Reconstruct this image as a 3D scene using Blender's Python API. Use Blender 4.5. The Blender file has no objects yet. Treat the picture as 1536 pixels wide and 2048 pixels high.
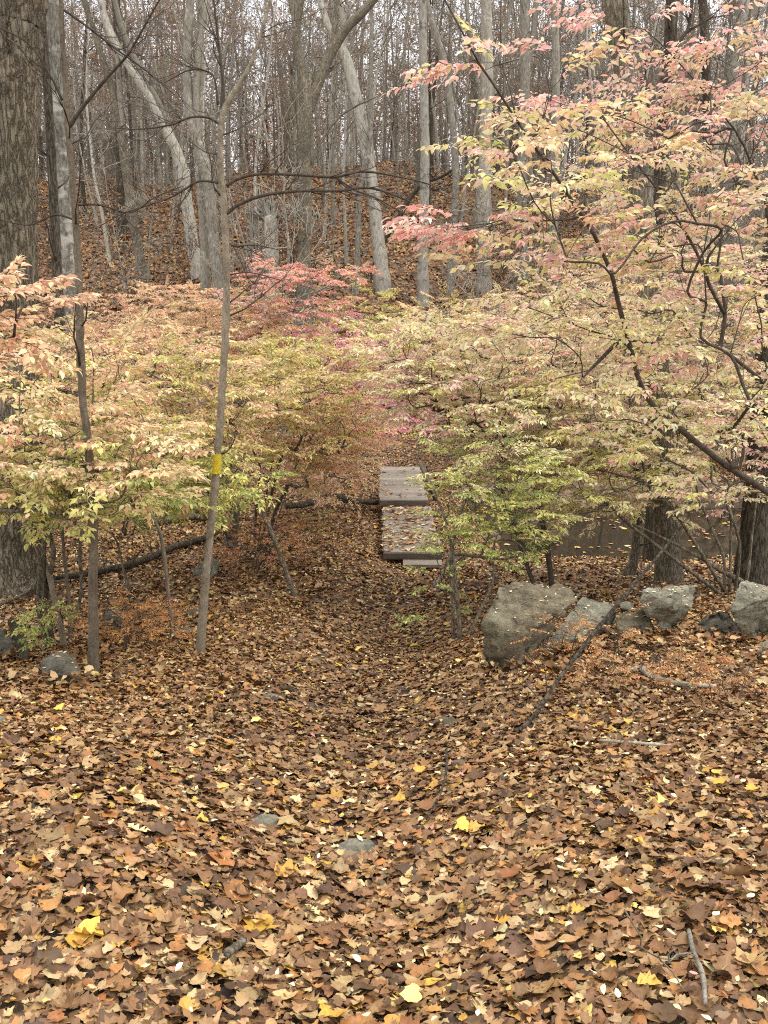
import bpy, bmesh, math, random
import numpy as np
from mathutils import Vector, noise as mnoise
from mathutils.bvhtree import BVHTree

# ------------------------------------------------------------------ camera, world, sun, exposure
SC = bpy.context.scene
COL = SC.collection
W, HH, F, PITCH = 1536.0, 2048.0, 1700.0, math.radians(11.0)
CAM = np.array([0.0, 0.0, 1.5])
cd = bpy.data.cameras.new("camera")
cam = bpy.data.objects.new("camera", cd)
COL.objects.link(cam)
cam.location = CAM
cam.rotation_euler = (math.radians(90) - PITCH, 0, 0)
cd.sensor_fit = 'VERTICAL'
cd.sensor_height = 36.0
cd.lens = F / HH * 36.0
cd.clip_start = 0.05
cd.clip_end = 2000
SC.camera = cam

SUN_EL, SUN_AZ = math.radians(64), math.radians(95)     # azimuth from +Y, clockwise
world = bpy.data.worlds.new("World")
SC.world = world
world.use_nodes = True
nt = world.node_tree
bg = nt.nodes["Background"]
sky = nt.nodes.new("ShaderNodeTexSky")
sky.sky_type = 'NISHITA'
sky.sun_disc = False
sky.sun_elevation = SUN_EL
sky.sun_rotation = SUN_AZ
sky.air_density = 1.0
sky.dust_density = 3.0
hsv = nt.nodes.new("ShaderNodeHueSaturation")
hsv.inputs["Saturation"].default_value = 0.22             # thin overcast
nt.links.new(sky.outputs[0], hsv.inputs["Color"])
cloud = nt.nodes.new("ShaderNodeMix")                     # even cloud layer over the clear sky
cloud.data_type = 'RGBA'
cloud.inputs[0].default_value = 0.8
nt.links.new(hsv.outputs[0], cloud.inputs[6])
tcw = nt.nodes.new("ShaderNodeTexCoord")                  # overcast: three times brighter overhead than at the horizon
sxw = nt.nodes.new("ShaderNodeSeparateXYZ")
nt.links.new(tcw.outputs["Generated"], sxw.inputs[0])
rpw = nt.nodes.new("ShaderNodeMapRange")
nt.links.new(sxw.outputs[2], rpw.inputs[0])
rpw.inputs[3].default_value = 5.2
rpw.inputs[4].default_value = 9.5
tnt = nt.nodes.new("ShaderNodeVectorMath")
tnt.operation = 'SCALE'
tnt.inputs[0].default_value = (.97, .99, 1.04)
nt.links.new(rpw.outputs[0], tnt.inputs["Scale"])
nt.links.new(tnt.outputs[0], cloud.inputs[7])
nt.links.new(cloud.outputs[2], bg.inputs[0])
bg.inputs[1].default_value = 0.15
ld = bpy.data.lights.new("sun", 'SUN')
ld.energy = 0.8
ld.angle = math.radians(25)
ld.color = (1.0, 0.93, 0.82)
sun = bpy.data.objects.new("sun", ld)
COL.objects.link(sun)
sd = Vector((math.sin(SUN_AZ) * math.cos(SUN_EL), math.cos(SUN_AZ) * math.cos(SUN_EL), math.sin(SUN_EL)))
sun.rotation_euler = sd.to_track_quat('Z', 'Y').to_euler()
sun.location = (0, 0, 30)

SC.view_settings.view_transform = 'Standard'
SC.view_settings.look = 'None'
SC.view_settings.gamma = 1
SC.view_settings.exposure = 1.0
SC.cycles.max_bounces = 5
SC.cycles.diffuse_bounces = 2
SC.cycles.glossy_bounces = 2
SC.cycles.transmission_bounces = 3
SC.cycles.filter_width = 1.1
SC.cycles.use_denoising = False

R0 = np.random.default_rng(7)


# ------------------------------------------------------------------ picture -> place helpers
def ray(px, py):
    u = (px - W / 2) / F
    v = (py - HH / 2) / F
    c, s = math.cos(PITCH), math.sin(PITCH)
    return np.array([u, c - v * s, -s - v * c])


def depth(px, py, Y):
    return Y / ray(px, py)[1]


def at(px, py, Y):
    d = ray(px, py)
    return CAM + d * (Y / d[1])


_py = np.array([-30, -4, 0, 1.7, 3, 5, 7.2, 10, 13, 16, 20, 24, 30, 40, 52, 64, 80, 120, 300, 900.0])
_pz = np.array([0.6, 0.1, 0.03, 0, -.14, -.66, -1.2, -1.55, -1.80, -1.84, -1.66, -1.3, 0.2, 3.9, 8.9, 13.0, 15.0, 16, 18, 20.0])
_gx = np.arange(-30, 900, 0.1)
_gz = np.interp(_gx, _py, _pz)
_k = np.exp(-np.linspace(-2.5, 2.5, 21) ** 2)
_k /= _k.sum()
_gz = np.convolve(np.pad(_gz, 10, mode='edge'), _k, mode='valid')


def sstep(a, b, x):
    t = np.clip((x - a) / (b - a), 0, 1)
    return t * t * (3 - 2 * t)


def path_x(y):
    return np.interp(y, [0, 2, 5, 8, 13, 20, 24, 30], [-.1, -.12, -.1, .05, .42, .38, .3, .2])


def H(x, y):
    x = np.asarray(x, float)
    y = np.asarray(y, float)
    z = np.interp(y, _gx, _gz)
    z = z + .035 * np.sin(1.7 * x + .6) * np.sin(1.3 * y + 1) + .02 * np.sin(3.1 * x + 2.1 * y) + .015 * np.sin(4.3 * y - 2.2 * x + 2)
    z = z + .10 * np.sin(.33 * x + .9) * sstep(4, 9, y) * (1 - sstep(11, 13, y))
    far = sstep(22, 40, y)
    z = z + far * (.9 * np.sin(.11 * x + 2.2) + .5 * np.sin(.23 * x + .12 * y) + .25 * np.sin(.55 * x - .4 * y + 1))
    z = z - .14 * np.exp(-((x - path_x(y)) / .6) ** 2) * sstep(.8, 3, y) * (1 - sstep(22, 26, y))
    z = z + .12 * sstep(.8, 2.2, x) * sstep(3.5, 5.5, y) * (1 - sstep(7, 9, y))
    basin = sstep(1.5, 2.6, x + .25 * np.sin(y * 1.1)) * sstep(12.9, 14.4, y) * (1 - sstep(19, 20.6, y))
    z = z - .55 * basin
    return z


def gp(px, py, y0=.6):
    d = ray(px, py)
    t = y0
    while t < 200:
        p = CAM + d * t
        if p[2] <= H(p[0], p[1]):
            return p
        t += .02 if t < 15 else .05
    return p


def lin(c):
    c = np.asarray(c, float) / 255.0
    return np.where(c <= .04045, c / 12.92, ((c + .055) / 1.055) ** 2.4)


# ------------------------------------------------------------------ mesh builder
class MB:
    def __init__(s):
        s.v, s.q, s.t, s.c, s.l, s.n = [], [], [], [], [], 0

    def add(s, v, quads=None, tris=None, col=None, luv=None):
        v = np.asarray(v, float).reshape(-1, 3)
        s.v.append(v)
        if quads is not None and len(quads):
            s.q.append(np.asarray(quads, np.int64).reshape(-1, 4) + s.n)
        if tris is not None and len(tris):
            s.t.append(np.asarray(tris, np.int64).reshape(-1, 3) + s.n)
        if col is not None:
            s.c.append(np.asarray(col, float).reshape(-1, 4))
        if luv is not None:
            s.l.append(np.asarray(luv, float).reshape(-1, 3))
        s.n += len(v)

    def mesh(s, name, mat, smooth=True):
        v = np.concatenate(s.v) if s.v else np.zeros((0, 3))
        q = np.concatenate(s.q) if s.q else np.zeros((0, 4), np.int64)
        t = np.concatenate(s.t) if s.t else np.zeros((0, 3), np.int64)
        me = bpy.data.meshes.new(name)
        me.vertices.add(len(v))
        me.vertices.foreach_set("co", v.astype(np.float32).ravel())
        me.loops.add(q.size + t.size)
        me.loops.foreach_set("vertex_index", np.concatenate([q.ravel(), t.ravel()]).astype(np.int32))
        npol = len(q) + len(t)
        me.polygons.add(npol)
        st = np.concatenate([np.arange(len(q)) * 4, q.size + np.arange(len(t)) * 3]).astype(np.int32)
        me.polygons.foreach_set("loop_start", st)
        me.update(calc_edges=True)
        me.polygons.foreach_set("use_smooth", np.full(npol, smooth, dtype=bool))
        if s.c:
            a = me.attributes.new("Col", 'FLOAT_COLOR', 'POINT')
            a.data.foreach_set("color", np.concatenate(s.c).astype(np.float32).ravel())
        if s.l:
            a = me.attributes.new("luv", 'FLOAT_VECTOR', 'POINT')
            a.data.foreach_set("vector", np.concatenate(s.l).astype(np.float32).ravel())
        me.materials.append(mat)
        me.validate()
        return me

    def build(s, name, mat, parent=None, smooth=True):
        o = bpy.data.objects.new(name, s.mesh(name, mat, smooth))
        COL.objects.link(o)
        if parent is not None:
            o.parent = parent
        return o


def tag(o, label=None, cat=None, group=None, kind=None):
    if label:
        o['label'] = label
    if cat:
        o['category'] = cat
    if group:
        o['group'] = group
    if kind:
        o['kind'] = kind
    return o


def empty(name, loc, label, cat, group=None):
    o = bpy.data.objects.new(name, None)
    COL.objects.link(o)
    o.location = tuple(float(a) for a in loc)
    o.empty_display_size = .2
    return tag(o, label, cat, group)


def smooth_path(P, R, n=4):
    """Catmull-Rom through P, radii interpolated."""
    P = np.asarray(P, float)
    R = np.asarray(R, float)
    if len(P) < 3:
        t = np.linspace(0, 1, n + 1)
        return P[0] + (P[-1] - P[0]) * t[:, None], R[0] + (R[-1] - R[0]) * t
    E = np.vstack([2 * P[0] - P[1], P, 2 * P[-1] - P[-2]])
    out, ro = [], []
    for i in range(len(P) - 1):
        a, b, c, d = E[i:i + 4]
        for t in np.arange(n) / n:
            out.append(.5 * (2 * b + (c - a) * t + (2 * a - 5 * b + 4 * c - d) * t * t + (3 * b - a - 3 * c + d) * t ** 3))
            ro.append(R[i] + (R[i + 1] - R[i]) * t)
    out.append(P[-1])
    ro.append(R[-1])
    return np.array(out), np.array(ro)


def tube(mb, P, R, k=6, rough=0, rng=None):
    P = np.asarray(P, float)
    n = len(P)
    R = np.broadcast_to(np.asarray(R, float), (n,))
    T = np.empty_like(P)
    T[1:-1] = P[2:] - P[:-2]
    T[0] = P[1] - P[0]
    T[-1] = P[-1] - P[-2]
    T /= np.linalg.norm(T, axis=1)[:, None] + 1e-9
    m = np.abs(P[-1] - P[0])
    ref = np.zeros(3)
    ref[int(np.argmin(m))] = 1
    U = ref - (T @ ref)[:, None] * T
    U /= np.linalg.norm(U, axis=1)[:, None] + 1e-9
    V = np.cross(T, U)
    a = np.arange(k) * (2 * math.pi / k)
    rr = R[:, None] * np.ones((1, k))
    if rough and rng is not None:
        rr = rr * (1 + rough * rng.standard_normal((n, k)))
    v = P[:, None, :] + rr[:, :, None] * (np.cos(a)[None, :, None] * U[:, None, :] + np.sin(a)[None, :, None] * V[:, None, :])
    i = np.arange(n - 1)[:, None] * k
    j = np.arange(k)[None, :]
    j2 = (j + 1) % k
    q = np.stack([i + j, i + j2, i + k + j2, i + k + j], -1).reshape(-1, 4)
    vv = v.reshape(-1, 3)
    tip = P[-1] + T[-1] * R[-1] * .6
    base = P[0] - T[0] * R[0] * .3
    vv = np.vstack([vv, tip, base])
    nt_ = n * k
    jj = np.arange(k)
    t1 = np.stack([np.full(k, nt_), (n - 1) * k + jj, (n - 1) * k + (jj + 1) % k], -1)
    t2 = np.stack([np.full(k, nt_ + 1), (jj + 1) % k, jj], -1)
    mb.add(vv, q, np.vstack([t1, t2]))


def unit(v):
    return v / (np.linalg.norm(v) + 1e-9)


def grow(mb, p, d, L, r, lev, rng, k=3, up=.25, nb=5, wander=.18, tips=None, spread=(.5, 1.0), rmin=.002):
    n = 5 if lev else 4
    P = [np.array(p, float)]
    d = unit(np.array(d, float))
    dirs = []
    for i in range(n):
        d = unit(d + rng.normal(0, wander, 3) + np.array([0, 0, up * .25]))
        dirs.append(d)
        P.append(P[-1] + d * L / n)
    P = np.array(P)
    R = np.maximum(np.linspace(r, max(r * .25, rmin), n + 1), rmin)
    tube(mb, P, R, k if lev else 3)
    if tips is not None:
        tips.append((P[-1], d))
    if lev <= 0:
        return
    m = max(1, int(nb * rng.uniform(.7, 1.3)))
    for f in rng.uniform(.25, .98, m):
        x = f * n
        i = min(int(x), n - 1)
        q = P[i] + (P[i + 1] - P[i]) * (x - i)
        dd = dirs[i]
        s = unit(np.cross(dd, rng.normal(0, 1, 3)))
        a = rng.uniform(*spread)
        nd = dd * math.cos(a) + s * math.sin(a)
        grow(mb, q, nd, L * rng.uniform(.3, .6) * (1.15 - .5 * f), max(r * (1 - .7 * f) * .55, rmin), lev - 1, rng, k, up, nb, wander, tips, spread, rmin)


# ------------------------------------------------------------------ materials
def newmat(name):
    m = bpy.data.materials.new(name)
    m.use_nodes = True
    n = m.node_tree
    return m, n, n.nodes["Principled BSDF"], n.nodes["Material Output"]


def N(n, typ, **kw):
    o = n.nodes.new(typ)
    for k, v in kw.items():
        if k.startswith('i_'):
            o.inputs[k[2:].replace('_', ' ')].default_value = v
        else:
            setattr(o, k, v)
    return o


def ramp(n, stops, interp='LINEAR'):
    o = n.nodes.new("ShaderNodeValToRGB")
    e = o.color_ramp.elements
    while len(e) > 1:
        e.remove(e[-1])
    e[0].position = stops[0][0]
    e[0].color = (*stops[0][1], 1)
    for p, c in stops[1:]:
        x = e.new(p)
        x.color = (*c, 1)
    o.color_ramp.interpolation = interp
    return o


def mixc(n, blend, fac, a, b):
    o = n.nodes.new("ShaderNodeMix")
    o.data_type = 'RGBA'
    o.blend_type = blend
    for sock, val in ((o.inputs[0], fac), (o.inputs[6], a), (o.inputs[7], b)):
        if hasattr(val, 'is_output'):
            n.links.new(val, sock)
        else:
            sock.default_value = val if not isinstance(val, tuple) else (*val, 1)[:4]
    return o.outputs[2]


def bark_mat(name, dark, light, lichen=None, zs=.22, scale=26, bump=.6, lich_amt=.55, dist=.012):
    m, n, bs, out = newmat(name)
    tc = N(n, "ShaderNodeTexCoord")
    mp = N(n, "ShaderNodeMapping")
    mp.inputs["Scale"].default_value = (1, 1, zs)
    n.links.new(tc.outputs["Object"], mp.inputs[0])
    n1 = N(n, "ShaderNodeTexNoise", i_Scale=scale, i_Detail=5.0, i_Roughness=.65, i_Distortion=.6)
    n.links.new(mp.outputs[0], n1.inputs["Vector"])
    r1 = ramp(n, [(.32, tuple(dark)), (.68, tuple(light))])
    n.links.new(n1.outputs["Fac"], r1.inputs[0])
    col = r1.outputs[0]
    oi = N(n, "ShaderNodeObjectInfo")
    n2 = N(n, "ShaderNodeTexNoise", i_Scale=3.2, i_Detail=4.0, i_Roughness=.6)
    n.links.new(tc.outputs["Object"], n2.inputs["Vector"])
    if lichen is not None:
        r2 = ramp(n, [(lich_amt, (0, 0, 0)), (lich_amt + .1, (1, 1, 1))])
        n.links.new(n2.outputs["Fac"], r2.inputs[0])
        col = mixc(n, 'MIX', r2.outputs[0], col, tuple(lichen))
    nf = N(n, "ShaderNodeTexNoise", i_Scale=75.0, i_Detail=3.0, i_Roughness=.7)
    n.links.new(tc.outputs["Object"], nf.inputs["Vector"])
    rf = ramp(n, [(.36, (.62, .6, .57)), (.5, (.97, .97, .97)), (.66, (1.14, 1.13, 1.1))])
    n.links.new(nf.outputs["Fac"], rf.inputs[0])
    col = mixc(n, 'MULTIPLY', 1.0, col, rf.outputs[0])
    mr = N(n, "ShaderNodeMapRange")
    mr.inputs[3].default_value = .72
    mr.inputs[4].default_value = 1.22
    n.links.new(oi.outputs["Random"], mr.inputs[0])
    cm = N(n, "ShaderNodeCombineColor")
    for i in range(3):
        n.links.new(mr.outputs[0], cm.inputs[i])
    col = mixc(n, 'MULTIPLY', 1.0, col, cm.outputs[0])
    n.links.new(col, bs.inputs["Base Color"])
    bs.inputs["Roughness"].default_value = .9
    bs.inputs["Specular IOR Level"].default_value = .2
    b = N(n, "ShaderNodeBump", i_Strength=bump, i_Distance=dist)
    n.links.new(n1.outputs["Fac"], b.inputs["Height"])
    n.links.new(b.outputs[0], bs.inputs["Normal"])
    return m


def furrow_mat(name, dark, light, sc=17, zs=.16, dist=.03):
    m, n, bs, out = newmat(name)
    tc = N(n, "ShaderNodeTexCoord")
    mp = N(n, "ShaderNodeMapping")
    mp.inputs["Scale"].default_value = (1, 1, zs)
    n.links.new(tc.outputs["Object"], mp.inputs[0])
    ns = N(n, "ShaderNodeTexNoise", i_Scale=sc, i_Detail=4.0, i_Roughness=.55, i_Distortion=.25)
    n.links.new(mp.outputs[0], ns.inputs["Vector"])
    sb_ = N(n, "ShaderNodeMath", operation='SUBTRACT')
    sb_.inputs[1].default_value = .5
    n.links.new(ns.outputs["Fac"], sb_.inputs[0])
    ab_ = N(n, "ShaderNodeMath", operation='ABSOLUTE')
    n.links.new(sb_.outputs[0], ab_.inputs[0])
    mn_ = N(n, "ShaderNodeMath", operation='MULTIPLY')
    mn_.inputs[1].default_value = 3.2
    n.links.new(ab_.outputs[0], mn_.inputs[0])
    mi_ = N(n, "ShaderNodeMath", operation='MINIMUM')
    mi_.inputs[1].default_value = .45
    n.links.new(mn_.outputs[0], mi_.inputs[0])
    n1 = N(n, "ShaderNodeTexNoise", i_Scale=60.0, i_Detail=5.0, i_Roughness=.7)
    n.links.new(tc.outputs["Object"], n1.inputs["Vector"])
    a = N(n, "ShaderNodeMath", operation='MULTIPLY_ADD')
    a.inputs[1].default_value = .4
    n.links.new(n1.outputs["Fac"], a.inputs[0])
    n.links.new(mi_.outputs[0], a.inputs[2])
    mid = tuple((d_ * .45 + l_ * .55) for d_, l_ in zip(dark, light))
    r = ramp(n, [(.20, tuple(dark)), (.38, mid), (.68, tuple(light))])
    n.links.new(a.outputs[0], r.inputs[0])
    n2 = N(n, "ShaderNodeTexNoise", i_Scale=2.0, i_Detail=5.0)
    n.links.new(tc.outputs["Object"], n2.inputs["Vector"])
    r2 = ramp(n, [(.35, (.7, .72, .66)), (.65, (1.15, 1.12, 1.08))])
    n.links.new(n2.outputs["Fac"], r2.inputs[0])
    col = mixc(n, 'MULTIPLY', 1.0, r.outputs[0], r2.outputs[0])
    n.links.new(col, bs.inputs["Base Color"])
    bs.inputs["Roughness"].default_value = .9
    bs.inputs["Specular IOR Level"].default_value = .2
    b = N(n, "ShaderNodeBump", i_Strength=1.0, i_Distance=dist)
    n.links.new(a.outputs[0], b.inputs["Height"])
    n.links.new(b.outputs[0], bs.inputs["Normal"])
    return m


def leaf_mat(name, trans=.35, veins=False, rough=.55, spec=.3):
    m, n, bs, out = newmat(name)
    at_ = N(n, "ShaderNodeAttribute", attribute_name="Col")
    col = at_.outputs["Color"]
    if veins:
        lu = N(n, "ShaderNodeAttribute", attribute_name="luv")
        sx = N(n, "ShaderNodeSeparateXYZ")
        n.links.new(lu.outputs["Vector"], sx.inputs[0])
        nz = N(n, "ShaderNodeTexNoise", noise_dimensions='4D', i_Scale=5.0, i_Detail=5.0, i_Roughness=.7)
        n.links.new(lu.outputs["Vector"], nz.inputs["Vector"])
        w = N(n, "ShaderNodeMath", operation='MULTIPLY')
        w.inputs[1].default_value = 200
        n.links.new(sx.outputs[2], w.inputs[0])
        n.links.new(w.outputs[0], nz.inputs["W"])
        r = ramp(n, [(.3, (.62, .55, .5)), (.5, (1, 1, 1)), (.72, (1.25, 1.22, 1.1))])
        n.links.new(nz.outputs["Fac"], r.inputs[0])
        col = mixc(n, 'MULTIPLY', .8, col, r.outputs[0])
        ab = N(n, "ShaderNodeMath", operation='ABSOLUTE')
        n.links.new(sx.outputs[0], ab.inputs[0])
        mid = ramp(n, [(.0, (1, 1, 1)), (.03, (0, 0, 0))])
        n.links.new(ab.outputs[0], mid.inputs[0])
        # side veins run off the midrib at a slant
        ma = N(n, "ShaderNodeMath", operation='MULTIPLY_ADD')
        ma.inputs[1].default_value = -.9
        n.links.new(ab.outputs[0], ma.inputs[0])
        n.links.new(sx.outputs[1], ma.inputs[2])
        sc = N(n, "ShaderNodeMath", operation='MULTIPLY')
        sc.inputs[1].default_value = 7.0
        n.links.new(ma.outputs[0], sc.inputs[0])
        fr = N(n, "ShaderNodeMath", operation='PINGPONG')
        fr.inputs[1].default_value = .5
        n.links.new(sc.outputs[0], fr.inputs[0])
        sv = ramp(n, [(.0, (.6, .6, .6)), (.09, (0, 0, 0))])
        n.links.new(fr.outputs[0], sv.inputs[0])
        mx = mixc(n, 'LIGHTEN', 1.0, mid.outputs[0], sv.outputs[0])
        br = mixc(n, 'MULTIPLY', 1.0, col, (1.45, 1.35, 1.15))
        mf = N(n, "ShaderNodeMath", operation='MULTIPLY')
        mf.inputs[1].default_value = .6
        rgb = N(n, "ShaderNodeRGBToBW")
        n.links.new(mx, rgb.inputs[0])
        n.links.new(rgb.outputs[0], mf.inputs[0])
        col = mixc(n, 'MIX', mf.outputs[0], col, br)
        b = N(n, "ShaderNodeBump", i_Strength=.35, i_Distance=.004)
        n.links.new(nz.outputs["Fac"], b.inputs["Height"])
        n.links.new(b.outputs[0], bs.inputs["Normal"])
    n.links.new(col, bs.inputs["Base Color"])
    bs.inputs["Roughness"].default_value = rough
    bs.inputs["Specular IOR Level"].default_value = spec
    if trans:
        tr = N(n, "ShaderNodeBsdfTranslucent")
        n.links.new(mixc(n, 'MIX', .12, col, (.95, .93, .88)), tr.inputs[0])
        ms = N(n, "ShaderNodeMixShader")
        ms.inputs[0].default_value = trans
        n.links.new(bs.outputs[0], ms.inputs[1])
        n.links.new(tr.outputs[0], ms.inputs[2])
        n.links.new(ms.outputs[0], out.inputs[0])
    return m


def rock_mat(name, a, b, moss=.0, lichen=(.34, .325, .26)):
    m, n, bs, out = newmat(name)
    tc = N(n, "ShaderNodeTexCoord")
    n1 = N(n, "ShaderNodeTexNoise", i_Scale=9.0, i_Detail=9.0, i_Roughness=.72)
    n2 = N(n, "ShaderNodeTexNoise", i_Scale=3.0, i_Detail=5.0, i_Roughness=.6, i_Distortion=.5)
    n3 = N(n, "ShaderNodeTexVoronoi", i_Scale=11.0)
    mpz = N(n, "ShaderNodeMapping")
    mpz.inputs["Scale"].default_value = (1, 1, 3)
    mpz.inputs["Rotation"].default_value = (.3, .2, 0)
    n.links.new(tc.outputs["Object"], mpz.inputs[0])
    n.links.new(mpz.outputs[0], n1.inputs["Vector"])
    for x in (n2, n3):
        n.links.new(tc.outputs["Object"], x.inputs["Vector"])
    r1 = ramp(n, [(.25, tuple(a)), (.75, tuple(b))])
    n.links.new(n1.outputs["Fac"], r1.inputs[0])
    r2 = ramp(n, [(.53, (0, 0, 0)), (.62, (1, 1, 1))])
    n.links.new(n2.outputs["Fac"], r2.inputs[0])
    col = mixc(n, 'MIX', r2.outputs[0], r1.outputs[0], tuple(lichen))
    ds = N(n, "ShaderNodeTexNoise", i_Scale=70.0, i_Detail=3.0)
    n.links.new(tc.outputs["Object"], ds.inputs["Vector"])
    rd = ramp(n, [(.35, (.55, .55, .52)), (.6, (1.1, 1.1, 1.1))])
    n.links.new(ds.outputs["Fac"], rd.inputs[0])
    col = mixc(n, 'MULTIPLY', .8, col, rd.outputs[0])
    if moss:
        ge = N(n, "ShaderNodeNewGeometry")
        n4 = N(n, "ShaderNodeTexNoise", i_Scale=5.0, i_Detail=6.0)
        n.links.new(tc.outputs["Object"], n4.inputs["Vector"])
        r4 = ramp(n, [(.74 - moss * .3, (0, 0, 0)), (.86 - moss * .3, (.8, .8, .8))])
        n.links.new(n4.outputs["Fac"], r4.inputs[0])
        col = mixc(n, 'MIX', r4.outputs[0], col, (.045, .06, .018))
    n.links.new(col, bs.inputs["Base Color"])
    bs.inputs["Roughness"].default_value = .85
    bs.inputs["Specular IOR Level"].default_value = .3
    ck = N(n, "ShaderNodeTexVoronoi", feature='DISTANCE_TO_EDGE', i_Scale=4.5)
    cw = mixc(n, 'LINEAR_LIGHT', .12, mpz.outputs[0], n2.outputs["Color"])
    n.links.new(cw, ck.inputs["Vector"])
    cr = ramp(n, [(0, (0, 0, 0)), (.03, (1, 1, 1))])
    n.links.new(ck.outputs["Distance"], cr.inputs[0])
    hh = N(n, "ShaderNodeMath", operation='MULTIPLY_ADD')
    hh.inputs[1].default_value = .1
    n.links.new(cr.outputs[0], hh.inputs[0])
    n.links.new(n1.outputs["Fac"], hh.inputs[2])
    bp = N(n, "ShaderNodeBump", i_Strength=1.0, i_Distance=.03)
    n.links.new(hh.outputs[0], bp.inputs["Height"])
    n.links.new(bp.outputs[0], bs.inputs["Normal"])
    return m


M = {}
M['oak'] = furrow_mat('oak_bark', (.065, .052, .036), (.30, .25, .185), 20, .15, .05)
M['sap'] = bark_mat('sapling_bark', (.15, .12, .085), (.31, .26, .19), (.24, .225, .15), .5, 14, .5, .58, .006)
M['sapbrown'] = bark_mat('brown_sapling_bark', (.10, .078, .052), (.23, .185, .13), None, .35, 18, .4, dist=.005)
M['sapgreen'] = bark_mat("green_brown_bark", (.08, .068, .042), (.17, .145, .09), (.12, .125, .07), .35, 18, .3, .55, .004)
M['grey'] = bark_mat('grey_bark', (.15, .132, .10), (.44, .40, .32), (.52, .485, .40), .3, 20, .8, .58, .014)
M['mottled'] = bark_mat('mottled_bark', (.07, .062, .048), (.27, .25, .205), (.42, .40, .34), .3, 26, .9, .52, .014)
M['pale'] = bark_mat('pale_bark', (.28, .255, .20), (.58, .54, .45), (.19, .17, .13), .35, 13, .6, .57, .012)
M['dark'] = furrow_mat('dark_bark', (.025, .02, .015), (.14, .115, .085), 22, .2, .02)
M['brown'] = furrow_mat('brown_bark', (.075, .062, .044), (.28, .24, .18), 26, .25, .015)
M['twig'] = bark_mat("twig_bark", (.055, .042, .032), (.12, .095, .072), None, .5, 30, .2, dist=.003)
M['twiggrey'] = bark_mat('grey_twig_bark', (.17, .15, .115), (.37, .33, .265), None, .5, 20, .2, dist=.003)
M['litter'] = leaf_mat("dry_leaf", .0, True, .5, .35)
M['litterfar'] = leaf_mat("dry_leaf_plain", .0, False, .6, .25)
M['shrub'] = leaf_mat("shrub_leaf", .33, False, .5, .3)
M['oakleaf'] = leaf_mat("russet_leaf", .4, False, .6, .2)
M['rock'] = rock_mat('granite', (.085, .078, .052), (.36, .33, .24), .35, (.42, .41, .31))
M['rockbrown'] = rock_mat('brown_granite', (.07, .056, .035), (.26, .215, .135), .5, (.24, .215, .14))
M['rockgrey'] = rock_mat('dark_grey_stone', (.06, .053, .038), (.2, .18, .135), .0, (.22, .2, .15))


def ground_mat():
    m, n, bs, out = newmat("leaf_litter_soil")
    tc = N(n, "ShaderNodeTexCoord")
    v = N(n, "ShaderNodeTexVoronoi", i_Scale=7.0)
    n.links.new(tc.outputs["Object"], v.inputs["Vector"])
    rr = ramp(n, [(0, (.05, .032, .019)), (.35, (.11, .068, .04)), (.6, (.165, .104, .06)), (.85, (.23, .15, .09)), (1, (.31, .21, .12))])
    sp = N(n, "ShaderNodeSeparateColor")
    n.links.new(v.outputs["Color"], sp.inputs[0])
    n.links.new(sp.outputs[0], rr.inputs[0])
    n2 = N(n, "ShaderNodeTexNoise", i_Scale=.5, i_Detail=6.0, i_Roughness=.7)
    n.links.new(tc.outputs["Object"], n2.inputs["Vector"])
    r2 = ramp(n, [(.35, (.6, .6, .6)), (.65, (1.1, 1.1, 1.1))])
    n.links.new(n2.outputs["Fac"], r2.inputs[0])
    col = mixc(n, 'MULTIPLY', 1.0, rr.outputs[0], r2.outputs[0])
    n.links.new(col, bs.inputs["Base Color"])
    bs.inputs["Roughness"].default_value = .9
    b = N(n, "ShaderNodeBump", i_Strength=.8, i_Distance=.03)
    n.links.new(v.outputs["Distance"], b.inputs["Height"])
    n.links.new(b.outputs[0], bs.inputs["Normal"])
    return m


def water_mat():
    m, n, bs, out = newmat("still_dark_water")
    bs.inputs["Base Color"].default_value = (.02, .017, .011, 1)
    bs.inputs["Roughness"].default_value = .05
    bs.inputs["IOR"].default_value = 1.33
    tc = N(n, "ShaderNodeTexCoord")
    n1 = N(n, "ShaderNodeTexNoise", i_Scale=2.2, i_Detail=3.0)
    n.links.new(tc.outputs["Object"], n1.inputs["Vector"])
    b = N(n, "ShaderNodeBump", i_Strength=.03, i_Distance=.02)
    n.links.new(n1.outputs["Fac"], b.inputs["Height"])
    n.links.new(b.outputs[0], bs.inputs["Normal"])
    return m


def wood_mat():
    m, n, bs, out = newmat("weathered_board")
    tc = N(n, "ShaderNodeTexCoord")
    mp = N(n, "ShaderNodeMapping")
    mp.inputs["Scale"].default_value = (1.5, 22, 10)
    n.links.new(tc.outputs["Object"], mp.inputs[0])
    n1 = N(n, "ShaderNodeTexNoise", i_Scale=2.5, i_Detail=6.0, i_Roughness=.7)
    n.links.new(mp.outputs[0], n1.inputs["Vector"])
    r1 = ramp(n, [(.3, (.12, .095, .075)), (.5, (.24, .205, .165)), (.72, (.36, .315, .26))])
    n.links.new(n1.outputs["Fac"], r1.inputs[0])
    at_ = N(n, "ShaderNodeAttribute", attribute_name="Col")
    col = mixc(n, 'MULTIPLY', 1.0, r1.outputs[0], at_.outputs["Color"])
    n.links.new(col, bs.inputs["Base Color"])
    bs.inputs["Roughness"].default_value = .8
    b = N(n, "ShaderNodeBump", i_Strength=.5, i_Distance=.006)
    n.links.new(n1.outputs["Fac"], b.inputs["Height"])
    n.links.new(b.outputs[0], bs.inputs["Normal"])
    return m


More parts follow.
